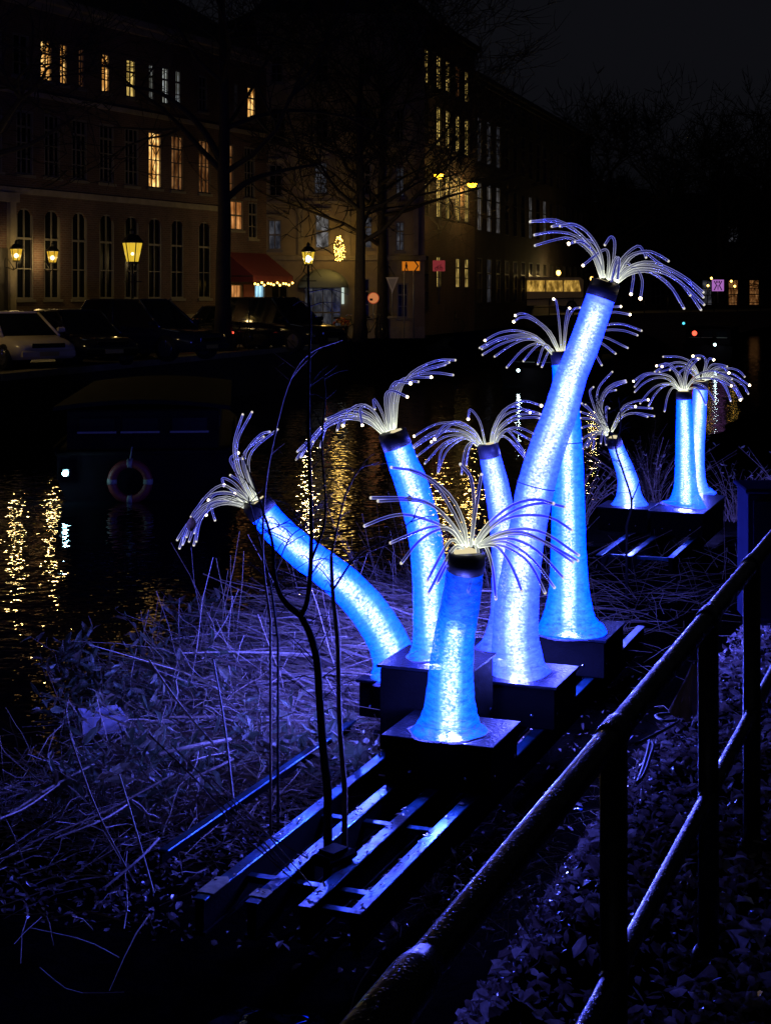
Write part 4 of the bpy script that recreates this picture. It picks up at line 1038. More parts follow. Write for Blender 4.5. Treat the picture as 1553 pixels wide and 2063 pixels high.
bare_tree('big bare elm with the thickest trunk, on the quay between the cars', l0, 19, .29, 3, M['bark_far'], 6, fork=.38, rmin=.017, group=g, limbs=[([lb(455, 400), lb(500, 365), lb(560, 345), lb(640, 330)], .12), ([lb(450, 330), lb(400, 250), lb(330, 190), lb(250, 170)], .13)])
bare_tree('slim bare elm left of two near the round orange sign', at(725, 60), 17, .26, 5, M['bark_far'], 6, fork=.36, rmin=.017, group=g)
bare_tree('slim bare elm right of two near the round orange sign', at(769, 64), 17, .25, 8, M['bark_far'], 6, fork=.36, rmin=.017, group=g)
l0 = Vector(at(-120, 43)); lb = lambda px, py: P(px, py, 43) - l0
bare_tree('bare elm outside the left edge whose branches reach in', l0, 18, .4, 11, M['bark_far'], 6, fork=.34, rmin=.017, group=g, limbs=[([lb(-120, 380), lb(-20, 315), lb(60, 290), lb(150, 235)], .12)])
for i, (px, d, H) in enumerate(((1110, 118, 14), (1230, 108, 17), (1345, 116, 16), (1450, 110, 15), (1545, 118, 17))):
    bare_tree(['leftmost dark tree beyond the bridge', 'tall dark tree beyond the bridge, second from left', 'dark tree beyond the bridge left of the violet sign', 'dark tree beyond the bridge right of the violet sign', 'dark tree beyond the bridge at the right frame edge'][i], ((px - CX) / F * d, d, 0), H, .35, 30 + i, M['bark'], 6, fork=.15, group='trees beyond the bridge', spread=.95, rmin=.028)
# ------------------------------------------------------------------ light sculptures
tipme = {}
for nm in ('tip', 'tip_hot'):
    b = MB(); b.ball((0, 0, 0), 1.0, 7, 5); tipme[nm] = b.build('tip', M[nm], data_only=True)
GRP = 'lit tentacles with fibre sprays'
def tentacle(label, d0, mat, ctrl, traces, fr, tube_rng=(0.02, .98), core=.42, hot=(), n_around=28, clen=22, dtop=0.0, amp=.3, seams=(), power=260):
    """ctrl: (px, py, r_px[, depth offset]) from the top down to the base; traces: (scale, ox, oy, [polylines])"""
    R = random.Random(len(label))
    base = P(ctrl[-1][0], ctrl[-1][1], d0)
    T = thing('tentacle_lamp', label, 'light sculpture', base, 0, GRP)
    c4 = [(c[0], c[1], c[2], c[3] if len(c) > 3 else 0.0) for c in ctrl]
    sp = []
    pts4 = [Vector((c[0], c[1], c[2], c[3])) for c in c4]
    NS = 64
    for q in spline(pts4, NS):
        d = d0 + q[3]; sp.append((P(q[0], q[1], d), q[2] / F * d))
    pts = [p for p, r in sp]; rad = [max(r, .02) for p, r in sp]
    b = MB(); b.tube(pts, rad, n_around, caps=False, uvs='len', ref=Vector((0, -1, 0)))
    k = 0
    for i in range(NS):
        rr = rad[i]
        rid = 1 + .016 * mnoise.noise(Vector((i * 1.7, d0, 0)))
        for a in range(n_around):
            v = b.v[k]; o = v - pts[i]
            f = rid + .035 * mnoise.noise(Vector((v.x * 14, v.y * 14, v.z * 34))) + .02 * mnoise.noise(Vector((v.x * 5, v.y * 5, v.z * 8 + 7)))
            if i > NS - 7:  # uneven skirt where the fabric is fixed down
                f += .05 * (i - NS + 7) / 6 * sin(a * 1.35 + d0)
            b.v[k] = pts[i] + o * f; k += 1
    nf = len(b.f); cut = (NS - 1 - (4 if d0 < 15 else 3)) * n_around
    sk = MB(); sk.smooth = True; base_i = (NS - 1 - (4 if d0 < 15 else 3)) * n_around
    sk.v = [p.copy() for p in b.v[base_i:]]
    for f in b.f[cut:]: sk.face([i - base_i for i in f])
    b.f = b.f[:cut]; b.mi = b.mi[:cut]; b.sm = b.sm[:cut]; b.uv = {i: q for i, q in b.uv.items() if i < cut}
    b.build('fabric_sleeve', M[mat], T, world=True)
    sk.build('skirt', M['skirt'], T, world=True)
    for t in seams:
        i = int(t * (NS - 1)); tn = (pts[i + 1] - pts[i]).normalized()
        q = MB(); q.tube([pts[i] - tn * .004, pts[i] + tn * .004], [rad[i] * 1.035] * 2, n_around, caps=False); q.build('seam', M['skirt'], T, world=True)
    # led column inside
    i0, i1 = int(tube_rng[0] * (NS - 1)), int(tube_rng[1] * (NS - 1))
    core *= 1.3
    rm = sorted(rad)[NS // 2]
    b = MB(); b.tube(pts[i0:i1 + 1:2], [min(rm, rad[i]) * core * .98 for i in range(i0, i1 + 1, 2)], 12); b.build('light_tube', M['led'], T, world=True)
    # the lamps inside: their light leaves through the weave
    for t in (.25, .55, .85):
        i = int((tube_rng[0] + (tube_rng[1] - tube_rng[0]) * t) * (NS - 1))
        pl = bpy.data.lights.new('light', 'POINT'); pl.energy = power / 3; pl.color = (0.25, 0.29, 2.4); pl.shadow_soft_size = min(rm, rad[i]) * .5
        lo = bpy.data.objects.new('light', pl); C.objects.link(lo); lo.parent = T; lo.location = pts[i] - base
    # collar
    ax = (pts[0] - pts[2]).normalized(); r0 = rad[0]; cl = clen / F * d0
    b = MB(); b.tube([pts[0] - ax * .03, pts[0] - ax * .028, pts[0] + ax * cl, pts[0] + ax * cl], [r0 * 1.0, r0 * 1.07, r0 * 1.04, r0 * .8], 24); b.build('collar', M['collar'], T, world=True)
    e = pts[0] + ax * cl
    b = MB(); b.tube([e - ax * .01, e + ax * .004], [r0 * .74, r0 * .70], 18); b.build('light_socket', M['socket'], T, world=True)
    dt = d0 + c4[0][3]
    idx = 0
    for (sc, ox, oy, lines) in traces:
        for ln in lines:
            idx += 1
            pp = [Vector((ox + x / sc, oy + y / sc)) for x, y in ln]
            q = spline(pp, 13)
            length = sum((q[i + 1] - q[i]).length for i in range(12)) / F * d0
            am = R.uniform(-amp, amp) * length
            w3 = []
            for i, s in enumerate(q):
                t = i / 12; dd = am * t ** 1.4 + (R.uniform(-.5, .5) * r0 * (1 - t) if i == 0 else 0)
                w3.append(P(s.x, s.y, dt + dd))
            r = .9 * fr / F * dt
            b = MB(); b.tube(w3, [r * (1.0 - .08 * i / 12) for i in range(13)], 7, caps=True, uvs=True)
            o = b.build('fibre', M['fibre'], T, world=True)
            nm = 'tip_hot' if idx in hot else 'tip'
            link_mesh('tip', tipme[nm], o, Matrix.Translation(w3[-1] - base) @ Matrix.Scale(r * (R.uniform(1.1, 1.5) if nm == 'tip_hot' else 1.03), 4))
    return T

A_tr = [(5.546, 720, 920, [
 [(1230,1000),(1180,720),(1020,420),(700,180),(380,120)], [(1220,1000),(1140,760),(950,420),(780,240),(590,155)], [(1200,990),(1120,850),(900,590),(640,470),(150,460)],
 [(1190,985),(1080,780),(860,560),(600,485),(230,495)], [(1180,980),(1000,800),(600,655),(350,670),(80,775)], [(1170,980),(1030,810),(800,790),(370,965)],
 [(1165,985),(1050,830),(900,815),(680,950),(490,1190)], [(1160,1000),(1060,930),(960,1050),(780,1390)], [(1170,1010),(1090,1010),(980,1170),(790,1530)],
 [(1180,1020),(1120,1030),(1010,1180),(890,1415)], [(1320,1000),(1345,1060),(1320,1200),(1235,1510)], [(1360,990),(1440,1020),(1510,1250),(1545,1590)],
 [(1260,1000),(1300,600),(1270,250),(1150,85)], [(1270,1000),(1320,600),(1385,200)]]),
 (5.546, 920, 980, [
 [(190,650),(350,420),(620,210),(880,145),(1080,190)], [(200,650),(400,430),(680,250),(970,185),(1210,230)], [(210,655),(400,450),(620,340),(870,320),(1080,360),(1285,490)],
 [(230,660),(450,530),(720,475),(1000,530),(1360,770)], [(240,665),(480,540),(720,510),(950,600),(1350,830)], [(240,665),(450,560),(700,530),(950,610),(1300,850)],
 [(240,670),(430,600),(640,590),(900,720),(1190,1020)], [(250,670),(430,620),(600,640),(850,820),(1090,1130)], [(250,675),(420,650),(600,700),(820,870),(985,1190)], [(250,670),(420,660),(530,760),(640,950),(725,1170)]])]
F_tr = [(6.446, 340, 810, [
 [(1090,1290),(900,880),(850,540),(960,160)], [(1110,1280),(930,900),(890,520),(1080,130)], [(1140,1270),(1000,900),(1000,650),(1180,430),(1310,385)], [(1160,1260),(1040,900),(1090,630),(1410,355)],
 [(1150,1265),(980,880),(990,650),(1230,450)], [(1080,1290),(870,900),(800,740),(895,660)], [(1090,1285),(850,860),(880,750),(960,735)], [(1080,1300),(930,1050),(800,950)],
 [(1070,1310),(850,1060),(700,990),(715,1080)], [(1070,1320),(960,1200),(800,1120),(860,1180)], [(1050,1350),(850,1200),(620,1190),(520,1275)], [(1060,1320),(750,1090),(560,1150),(370,1370),(290,1490)],
 [(1040,1360),(800,1240),(550,1290),(340,1500),(230,1750)], [(1050,1370),(720,1250),(450,1370),(260,1560),(110,1790)], [(1050,1380),(720,1280),(480,1400),(290,1600),(180,1850)], [(1060,1370),(750,1230),(440,1350),(240,1600),(140,1900)],
 [(1050,1375),(780,1300),(530,1370),(360,1580),(265,1810)], [(1050,1380),(760,1320),(540,1380),(400,1560),(325,1860)], [(1060,1385),(800,1310),(560,1370),(410,1540),(355,1810)], [(1045,1390),(760,1300),(570,1360),(600,1535)],
 [(1045,1380),(750,1290),(540,1330),(485,1465)], [(1055,1350),(800,1180),(560,1200),(400,1330),(330,1700)]])]
B_tr = [(4.437, 580, 700, [
 [(960,720),(990,420),(1100,230),(1320,120),(1495,112)], [(950,725),(975,400),(1120,230),(1440,132)], [(940,730),(960,400),(1130,240),(1405,152)], [(930,735),(950,400),(1100,260),(1300,225),(1475,245)],
 [(925,735),(930,430),(1030,280),(1280,265)], [(905,740),(895,450),(960,310),(1095,320)], [(900,745),(870,450),(930,385),(1065,440)], [(915,740),(910,430),(1000,300),(1165,305)],
 [(890,740),(840,580),(770,460),(775,550)], [(880,750),(760,560),(650,540),(665,695)], [(875,755),(740,540),(610,520),(530,600),(492,697)], [(870,760),(740,600),(560,550),(400,620),(300,715)],
 [(860,765),(720,640),(520,590),(300,720),(85,930)], [(855,770),(720,630),(480,600),(270,740),(75,1000)], [(850,775),(700,660),(500,620),(260,760),(115,980)], [(845,775),(700,650),(520,640),(300,740),(180,930)],
 [(850,770),(690,660),(480,640),(320,730),(225,842)], [(850,770),(700,650),(560,630),(470,660),(440,740)], [(848,772),(680,640),(520,610),(350,700),(290,890)], [(880,755),(780,590),(660,510),(540,560),(340,640)], [(870,760),(680,590),(600,570),(610,620)]])]
D_tr = [(5.355, 810, 790, [
 [(900,590),(840,320),(735,185),(712,290)], [(880,590),(760,400),(560,330),(350,350),(130,475)], [(870,600),(780,430),(620,320),(450,360),(350,508)], [(860,600),(700,440),(480,400),(300,450),(110,590)],
 [(860,605),(700,450),(480,420),(280,500),(130,600)], [(855,605),(700,480),(560,460),(400,510),(160,690)], [(850,605),(720,500),(600,490),(440,560),(245,770)], [(850,610),(720,500),(600,530),(470,650),(385,870)],
 [(850,605),(700,500),(600,500),(430,620),(385,870)], [(850,600),(760,540),(680,620),(640,885)], [(855,600),(780,530),(720,620),(690,790)], [(880,590),(740,430),(560,345),(470,400),(315,535)],
 [(950,580),(980,400),(1090,200),(1300,95),(1500,145)], [(960,580),(1000,400),(1110,200),(1220,150),(1378,220)], [(970,580),(1010,380),(1120,240),(1300,185),(1480,230)], [(975,580),(1030,400),(1200,260),(1380,230),(1500,240)],
 [(985,575),(1040,420),(1200,300),(1400,270),(1480,280)], [(990,575),(1060,450),(1160,390),(1290,390),(1420,450)], [(995,575),(1070,440),(1180,410),(1400,525)], [(1000,575),(1080,450),(1160,430),(1320,650)],
 [(1000,575),(1060,480),(1150,510),(1340,730)], [(1000,575),(1050,480),(1110,480),(1250,590),(1340,700)]])]
C_tr = [(3.982, 1050, 420, [
 [(640,550),(600,400),(480,210),(280,90),(70,105)], [(650,550),(620,400),(500,230),(300,110),(75,100)], [(645,550),(590,380),(440,220),(260,185),(105,210)], [(640,555),(560,360),(400,240),(270,250),(110,295)],
 [(655,550),(630,350),(520,180),(400,120),(245,142)], [(660,550),(640,370),(550,210),(430,130),(310,140)], [(665,550),(620,330),(530,250),(380,280)], [(670,550),(600,370),(500,270),(430,265)],
 [(690,560),(700,390),(660,330),(495,455)], [(720,560),(750,290),(720,225),(670,290)], [(700,570),(730,450),(770,395),(720,605)], [(720,570),(750,440),(785,400),(770,580)],
 [(750,580),(800,460),(860,440),(900,520),(880,685)], [(770,580),(830,480),(920,480),(970,580),(955,720)], [(740,560),(810,400),(930,300),(980,340),(1000,390)], [(750,570),(850,390),(1000,340),(1100,370),(1180,420)],
 [(760,570),(870,400),(980,350),(1080,420),(1170,480)], [(760,580),(880,460),(1050,430),(1280,530),(1460,670)], [(770,580),(900,450),(1080,450),(1300,560),(1460,710)], [(780,585),(900,490),(1100,500),(1300,610),(1465,770)],
 [(780,585),(890,500),(1080,500),(1280,590),(1440,810)], [(775,590),(880,510),(1020,500),(1180,600),(1275,750)], [(775,590),(880,520),(1040,510),(1210,640),(1305,800)], [(770,580),(900,470),(1100,480),(1260,580),(1355,695)]])]
E_tr = [(4.314, 950, 580, [
 [(780,550),(760,300),(735,120),(712,95)], [(760,545),(680,380),(520,250),(430,220),(380,238)], [(750,550),(650,370),(520,270),(430,255),(366,292)], [(800,550),(810,350),(830,210),(850,175)], [(800,550),(830,300),(880,190),(940,170)],
 [(720,570),(560,420),(390,370),(240,390),(115,455)], [(720,575),(560,430),(420,405),(230,440),(70,520)], [(710,575),(560,440),(440,415),(250,450),(90,530)], [(710,575),(560,450),(420,440),(250,490),(95,580)],
 [(705,575),(580,460),(450,450),(320,510),(200,595)], [(700,575),(620,490),(530,490),(430,550),(305,690)], [(705,570),(640,490),(560,510),(450,635)], [(715,570),(660,500),(620,520),(575,660)], [(720,570),(690,530),(660,570),(610,685)],
 [(830,540),(980,300),(1150,180),(1295,160)], [(830,550),(1000,300),(1200,210),(1375,230)], [(840,550),(1010,380),(1170,320),(1320,315),(1475,370)], [(840,560),(1020,400),(1170,365),(1320,370),(1440,410)],
 [(840,560),(1000,430),(1150,425),(1355,520)], [(840,560),(980,460),(1110,470),(1250,570)], [(840,560),(960,500),(1060,560),(1130,670)]])]
H_tr = [(4.087, 1150, 700, [
 [(900,350),(820,240),(700,210),(600,220),(515,278)], [(895,350),(820,240),(690,215),(600,240),(525,322)], [(890,350),(800,260),(690,250),(590,300),(525,365)], [(890,345),(820,300),(720,310),(640,370),(570,460)],
 [(890,345),(840,300),(760,320),(690,390),(640,480)], [(900,350),(840,330),(795,400),(770,525)], [(915,350),(880,240),(800,140),(705,150)], [(920,350),(850,170),(780,130),(750,155)], [(930,350),(900,230),(830,170),(815,185)],
 [(935,350),(940,200),(990,100),(1045,95)], [(940,350),(960,200),(1030,110),(1060,90)], [(945,350),(990,290),(1080,310),(1140,370),(1185,440)], [(950,345),(1010,270),(1120,250),(1220,270),(1320,315)], [(955,345),(1040,340),(1110,470)],
 [(940,345),(1030,230),(1160,190),(1260,220),(1325,260)], [(935,345),(950,260),(960,220),(1000,180)]])]
I_tr = [(4.087, 1150, 700, [
 [(1060,260),(1010,140),(900,80),(760,75)], [(1060,260),(1000,160),(900,120),(800,140),(690,200)], [(1055,260),(1000,180),(900,150),(830,170),(730,200)], [(1080,260),(1110,120),(1080,70),(1005,70)], [(1085,260),(1120,130),(1140,90),(1175,100)],
 [(1090,260),(1150,150),(1220,140),(1285,155)], [(1100,260),(1160,180),(1240,160),(1300,208)], [(1105,262),(1200,180),(1300,170),(1380,190),(1430,240)], [(1110,262),(1220,200),(1340,220),(1410,270),(1470,310)], [(1110,265),(1230,230),(1340,260),(1420,310),(1460,380)],
 [(1110,265),(1220,240),(1330,290),(1410,420)], [(1110,265),(1200,240),(1300,300),(1360,360),(1395,430)], [(1105,265),(1190,250),(1270,310),(1315,440)], [(1100,265),(1180,250),(1250,300),(1305,400)], [(1050,260),(950,180),(900,200),(890,220)]])]
G_tr = [(4.087, 1150, 700, [
 [(300,700),(220,480),(230,330),(340,200)], [(300,690),(220,560),(175,440),(155,360),(185,325)], [(310,690),(240,500),(270,370),(350,300),(450,270)], [(310,690),(250,500),(300,360),(380,310),(455,285)], [(310,690),(240,520),(290,380),(370,350)],
 [(330,690),(380,580),(440,480),(540,440),(635,430)], [(335,690),(390,560),(450,490),(530,485)], [(335,690),(390,580),(480,500),(670,500)], [(340,690),(400,590),(500,540),(630,570)], [(340,690),(420,570),(540,540),(685,565)],
 [(290,700),(200,580),(80,530)], [(290,700),(200,600),(80,580)], [(285,700),(190,550),(90,460)], [(285,700),(180,640),(90,660)], [(280,700),(200,560),(120,470)], [(280,710),(200,690),(95,750)], [(280,710),(190,700),(95,830)],
 [(285,715),(200,720),(130,820)], [(290,720),(210,710),(180,840)], [(295,725),(260,680),(245,790)], [(300,720),(290,560),(290,490),(315,500)], [(300,720),(260,640),(290,800)]])]

dA = 9.05
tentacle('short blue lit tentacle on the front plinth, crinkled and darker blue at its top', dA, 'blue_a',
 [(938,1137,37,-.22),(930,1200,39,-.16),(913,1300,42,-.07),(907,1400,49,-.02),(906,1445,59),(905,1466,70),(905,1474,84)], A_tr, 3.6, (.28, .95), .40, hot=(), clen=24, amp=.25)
tentacle('blue lit tentacle leaning left just behind the short front one, on the tall plinth', 9.84, 'blue',
 [(798,893,28),(815,940,30.5),(831,982,33),(852,1059,33),(863,1136,34),(868,1233,36.5),(872,1285,41),(874,1312,50),(875,1322,64)], B_tr, 2.6, (.03, .97), .42, hot=(5,6,7,10,11,12), clen=24)
tentacle('tallest lilac-white tentacle, curving up to the right', 10.45, 'lilac',
 [(1212,592,29),(1178,690,31),(1150,760,31.5),(1130,827,34),(1102,904,36),(1079,982,38),(1064,1059,37),(1051,1136,39),(1040,1233,45),(1038,1285,48),(1043,1340,54),(1046,1358,62),(1047,1364,72)], C_tr, 2.8, seams=(.42,), tube_rng=(.03, .97), core=.50, hot=(7,9,11,12,13,14), clen=26)
tentacle('slim lilac-white tentacle standing between the short front one and the tallest', 11.1, 'lilac',
 [(986,914,20.5),(1001,982,25),(1013,1059,26),(1018,1136,27),(1018,1233,30),(1013,1280,36),(1012,1298,46),(1012,1305,58)], D_tr, 2.3, (.03, .97), .55, hot=(1,2,3,12,13,14), clen=20)
tentacle('straight blue tentacle standing right behind the tallest one', 11.75, 'blue',
 [(1130,725,19),(1138,780,24),(1143,904,30),(1145,1059,34),(1146,1160,38),(1146,1220,46),(1146,1252,58),(1147,1268,72),(1147,1274,80)], E_tr, 2.3, seams=(.25,), tube_rng=(.03, .93), core=.34, hot=(1,2,3,4,6,15,16), clen=18)
tentacle('long blue tentacle bending low to the left over the reeds', 10.5, 'blue',
 [(527,1028,29),(560,1068,31),(610,1113,33),(660,1150,34.5),(710,1193,36.5),(750,1240,39),(780,1290,41),(795,1330,45),(800,1352,54),(802,1362,64)], F_tr, 2.7, (.03, .97), .42, hot=(6,9,10,11,21), clen=20)
tentacle('small pale blue tentacle leaning left on the far platform', 18.8, 'cyan',
 [(1238,893,15,-.18),(1247,917,16,-.12),(1257,942,18,-.06),(1265,970,21),(1267,995,25),(1268,1012,34),(1268,1022,46)], G_tr, 2.1, power=240, tube_rng=(.03, .97), core=.60, hot=(6,7), n_around=20, clen=12)
tentacle('small upright blue tentacle, nearer one of the far pair', 18.6, 'blue',
 [(1377,800,14.5),(1379,850,17),(1380,913,19.5),(1381,965,22),(1381,991,26),(1381,1010,35),(1380,1020,50)], H_tr, 2.0, power=240, tube_rng=(.03, .95), core=.45, hot=(1,7,8,10,13), n_around=20, clen=12)
tentacle('small pale blue tentacle half hidden behind the upright one of the far pair', 19.9, 'cyan',
 [(1411,780,14),(1407,840,15),(1403,900,16),(1402,955,18),(1405,985,22),(1408,996,30),(1410,1003,36)], I_tr, 2.0, power=200, tube_rng=(.03, .95), core=.5, hot=(4,5,7,9,12), n_around=20, clen=12)
# ------------------------------------------------------------------ plinths
def plinth(label, u0, u1, v0, v1, ztop, zbot=-1.22):
    c = UV((u0 + u1) / 2, (v0 + v1) / 2, zbot)
    T = thing('plinth', label, 'plinth', c, atan2(DU.y, DU.x), 'black plinths under the tentacles')
    hu, hv, h = (u1 - u0) / 2, (v1 - v0) / 2, ztop - zbot
    b = MB(); b.box((-hu + .02, -hv + .02, 0.002), (hu - .02, hv - .02, h - .022), bev=.008); b.build('box', M['plinth'], T)
    b = MB(); b.box((-hu, -hv, h - .02), (hu, hv, h), bev=.004); b.build('lid', M['plinth_top'], T)
    me = None
    for x in (-hu + .08, hu - .08):
        for y, s in ((-hv + .019, -1), (hv - .019, 1)):
            b = MB(); b.lathe([(.012, 0), (.012, .006), (.004, .008)], 8, Matrix.Translation((x, y, h * .35)) @ Matrix.Rotation(-s * pi / 2, 4, 'X')); b.build('bolt', M['chrome'], T)
    for y in (-hv * .5, hv * .5):
        b = MB(); b.lathe([(.012, 0), (.012, .006), (.004, .008)], 8, Matrix.Translation((-hu + .019, y, h * .3)) @ Matrix.Rotation(-pi / 2, 4, 'Y')); b.build('bolt', M['chrome'], T)
    return T
plinth('front black plinth under the short tentacle', 8.36, 8.94, 2.62, 3.33, -.92)
plinth('tall black plinth under the tentacle leaning left', 8.96, 9.55, 2.97, 3.60, -.66)
plinth('black plinth under the tallest tentacle', 9.78, 10.42, 2.62, 3.33, -.92)
plinth('black plinth under the slim lilac-white tentacle', 10.5, 11.05, 3.36, 3.98, -.92)
plinth('black plinth under the straight blue tentacle', 11.24, 11.95, 2.62, 3.36, -.92)
plinth('low plinth among the reeds under the long bending tentacle', 9.62, 10.2, 3.62, 4.02, -.955)
plinth('far black plinth under the small leaning tentacle', 18.25, 18.9, 3.72, 4.38, -.92)
plinth('far black plinth under the far pair of tentacles', 18.15, 19.9, 3.03, 3.70, -.92)
# ------------------------------------------------------------------ steel base frames
def frame(label, u0, u1, vlist, cross, group='steel frames under the plinths'):
    T = thing('base_frame', label, 'steel frame', UV(u0, vlist[0], -1.4), atan2(DU.y, DU.x), group)
    v0 = vlist[0]
    for k, v in enumerate(vlist):
        o = (0, .05, .10, .12)[k % 4] if k < 4 else .45
        b = MB(); y = v - v0; w = .036
        b.box((o + .01, y - w + .012, .02), (u1 - u0, y + w - .012, .165)); b.box((o, y - w, .0), (u1 - u0, y + w, .018)); bm_o = b.build('beam', M['plinth'], T)  # sides coloured black for the shade that falls on them
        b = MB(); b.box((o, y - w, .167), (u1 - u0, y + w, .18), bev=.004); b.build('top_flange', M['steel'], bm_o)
    for (u, va, vb) in cross:
        b = MB(); b.box((u - u0 - .03, va - v0, .09), (u - u0 + .03, vb - v0, .125), bev=.004); b.build('crossbar', M['steel'], T)
    return T
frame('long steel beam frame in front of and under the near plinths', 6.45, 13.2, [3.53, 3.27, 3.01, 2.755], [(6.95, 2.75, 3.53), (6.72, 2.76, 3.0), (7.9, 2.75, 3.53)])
b0 = thing('angle_iron', 'thin steel angle bar along the left side of the beam frame', 'steel bar', UV(6.95, 4.03, -1.4), atan2(DU.y, DU.x))
b = MB(); b.box((0, -.004, .10), (2.6, .008, .165)); ap_ = b.build('angle_profile', M['plinth'], b0); b = MB(); b.box((0, -.045, .167), (2.6, .012, .18), bev=.004); b.build('top_edge', M['steel'], ap_)
frame('far steel beam frame under the small tentacles', 16.6, 20.4, [3.95, 3.62, 3.16], [(17.0, 3.16, 3.95)])
T = thing('junction_box', 'black electrical box lying across the steel beams', 'electrical box', UV(7.12, 3.1, -1.22), .9)
b = MB(); b.box((-.11, -.07, 0), (.11, .07, .06), bev=.02); b.build('box', M['plinth'], T)
b = MB(); b.box((-.06, -.05, .061), (.06, .05, .075)); b.build('lid', M['plinth'], T)
for k, (u, v) in enumerate(((6.52, 3.53), (6.57, 3.27))):
    T = thing('worn_paint_patch', ['pale worn-paint patch on the end of the leftmost steel beam', 'small worn-paint patch on the end of the second steel beam'][k], 'patch', UV(u + .0, v, -1.2185), atan2(DU.y, DU.x))
    b = MB(); L_ = .22 if k == 0 else .1; b.poly([(0, -.045, 0), (L_ * .8, -.045, 0), (L_, -.01, 0), (L_ * .9, .044, 0), (0, .045, 0)]); b.poly([(0, -.045, .004), (L_ * .8, -.045, .004), (L_, -.01, .004), (L_ * .9, .044, .004), (0, .045, .004)]); b.build('patch', pbr('pale_paint_warm_tint', (.7, .68, .4), .5, var=.4, scale=20), T)  # stands for pale paint on the beam; yellow is warm light coloured in
T = thing('cable_tie', 'black cable tie knot round a bundle of fibres of the short tentacle', 'cable tie', P(825, 1004, 8.85))
b = MB(); b.ball((0, 0, 0), .018, 7, 5); b.build('knot', M['rubber'], T); b = MB()
for a in (.4, 1.7, 2.9, 4.2, 5.3): b.tube([(0, 0, 0), (.02 * cos(a), -.01, .02 * sin(a)), (.036 * cos(a + .4), -.01, .036 * sin(a + .4))], .003, 4)
b.build('strap_end', M['rubber'], T)
T = thing('dead_leaf', 'brown dead leaf caught in the drooping fibres of the left tentacle', 'leaf', P(384, 1056, 10.35))
b = MB(); b.smooth = True; n = 7
for i in range(n):
    t = i / (n - 1); w = .034 * sin(pi * (.08 + .86 * t)) ; z = -.05 + .1 * t
    for s in (-1, 0, 1): b.v.append(Vector((s * w + .01 * t, -.012 * abs(s) + .01 * sin(3 * t), z)))
for i in range(n - 1):
    for k in range(2): a = i * 3 + k; b.face((a, a + 1, a + 4, a + 3))
b.build('blade', pbr('brown_leaf', (.30, .17, .08), .6, var=.4, scale=40), T)
b = MB(); b.tube([(0, .004, -.05), (-.01, .0, -.09)], .003, 4); b.build('stalk', M['stem'], T)
# ------------------------------------------------------------------ railing
RV, RZ, LZ = .69, .84, .34
T = thing('railing', 'black wet tubular railing with two rails running along the bank', 'railing', UV(3.03, RV, 0), atan2(DU.y, DU.x))
def rl(u, z, y=0): return Vector((u - 3.03, y, z))
b = MB(); b.tube([rl(.2 + i * .2, RZ) for i in range(42)], .0265, 20); b.build('top_rail', M['rail'], T)
b = MB(); b.tube([rl(.2 + i * .2, LZ) for i in range(42)], .021, 16); b.build('lower_rail', M['rail'], T)
for u in (.75, 3.03, 4.21, 5.09, 6.3, 7.5):
    b = MB(); b.tube([rl(u, -.3), rl(u, RZ)], .029, 16); b.lathe([(.05, -.02), (.05, .02), (.034, .05)], 16, Matrix.Translation(rl(u, -.13))); b.build('post', M['rail_dry'], T)
    b = MB(); b.tube([rl(u - .055, RZ), rl(u - .05, RZ), rl(u - .02, RZ), rl(u + .02, RZ), rl(u + .05, RZ), rl(u + .055, RZ)], [.0275, .031, .0315, .0315, .031, .0275], 18); b.build('rail_collar', M['rail'], T)
    b = MB(); b.tube([rl(u - .045, LZ), rl(u - .04, LZ), rl(u + .04, LZ), rl(u + .045, LZ)], [.022, .025, .025, .022], 16); b.build('rail_collar', M['rail'], T)
b = MB(); b.tube([rl(1.52, RZ), rl(1.53, RZ), rl(1.85, RZ), rl(1.9, RZ)], [.029, .034, .034, .027], 20); b.build('sleeve_joint', M['rail'], T)
# ------------------------------------------------------------------ cabinet, cloth, cables, foam
T = thing('street_cabinet', 'blue-grey metal cabinet behind the railing at the right edge', 'cabinet', P(1622, 1262, 9), radians(-4))
b = MB(); b.box((-.34, 0, 0), (.34, .4, .80), bev=.01); b.build('box', M['cabinet'], T)
b = MB(); b.box((-.31, -.016, .04), (.31, -.002, .76), bev=.005); d_ = b.build('door', M['cabinet'], T)
b = MB(); b.box((.22, -.04, .4), (.25, -.017, .52)); b.build('handle', M['iron'], d_)
b = MB(); b.box((-.36, -.03, .802), (.36, .43, .83), bev=.008); b.build('lid', M['cabinet'], T)
T = thing('tarp', 'crumpled pinkish tarp leaning on the ground behind the railing', 'tarp', PZ(1378, 1442, -.03))
b = MB(); b.smooth = True; n = 16; m = 7
for j in range(m):
    t = j / (m - 1); 
    for i in range(n):
        a = 2 * pi * i / n; r = (.05 - .035 * t) * (1 + .35 * sin(a * 3 + t * 2) + .15 * sin(a * 7)); b.v.append(Vector((r * cos(a) + .045 * t, r * sin(a), .0 + .21 * t + .012 * sin(a * 5))))
for j in range(m - 1):
    for i in range(n): a = j * n + i; c = j * n + (i + 1) % n; b.face((a, c, c + n, a + n))
b.face([(m - 1) * n + i for i in range(n)]); b.build('cloth', M['tarp'], T)
zc = lambda X, Y, z=-.0: PZ(1100 + X / 3.43, 1150 + Y / 3.43, z)
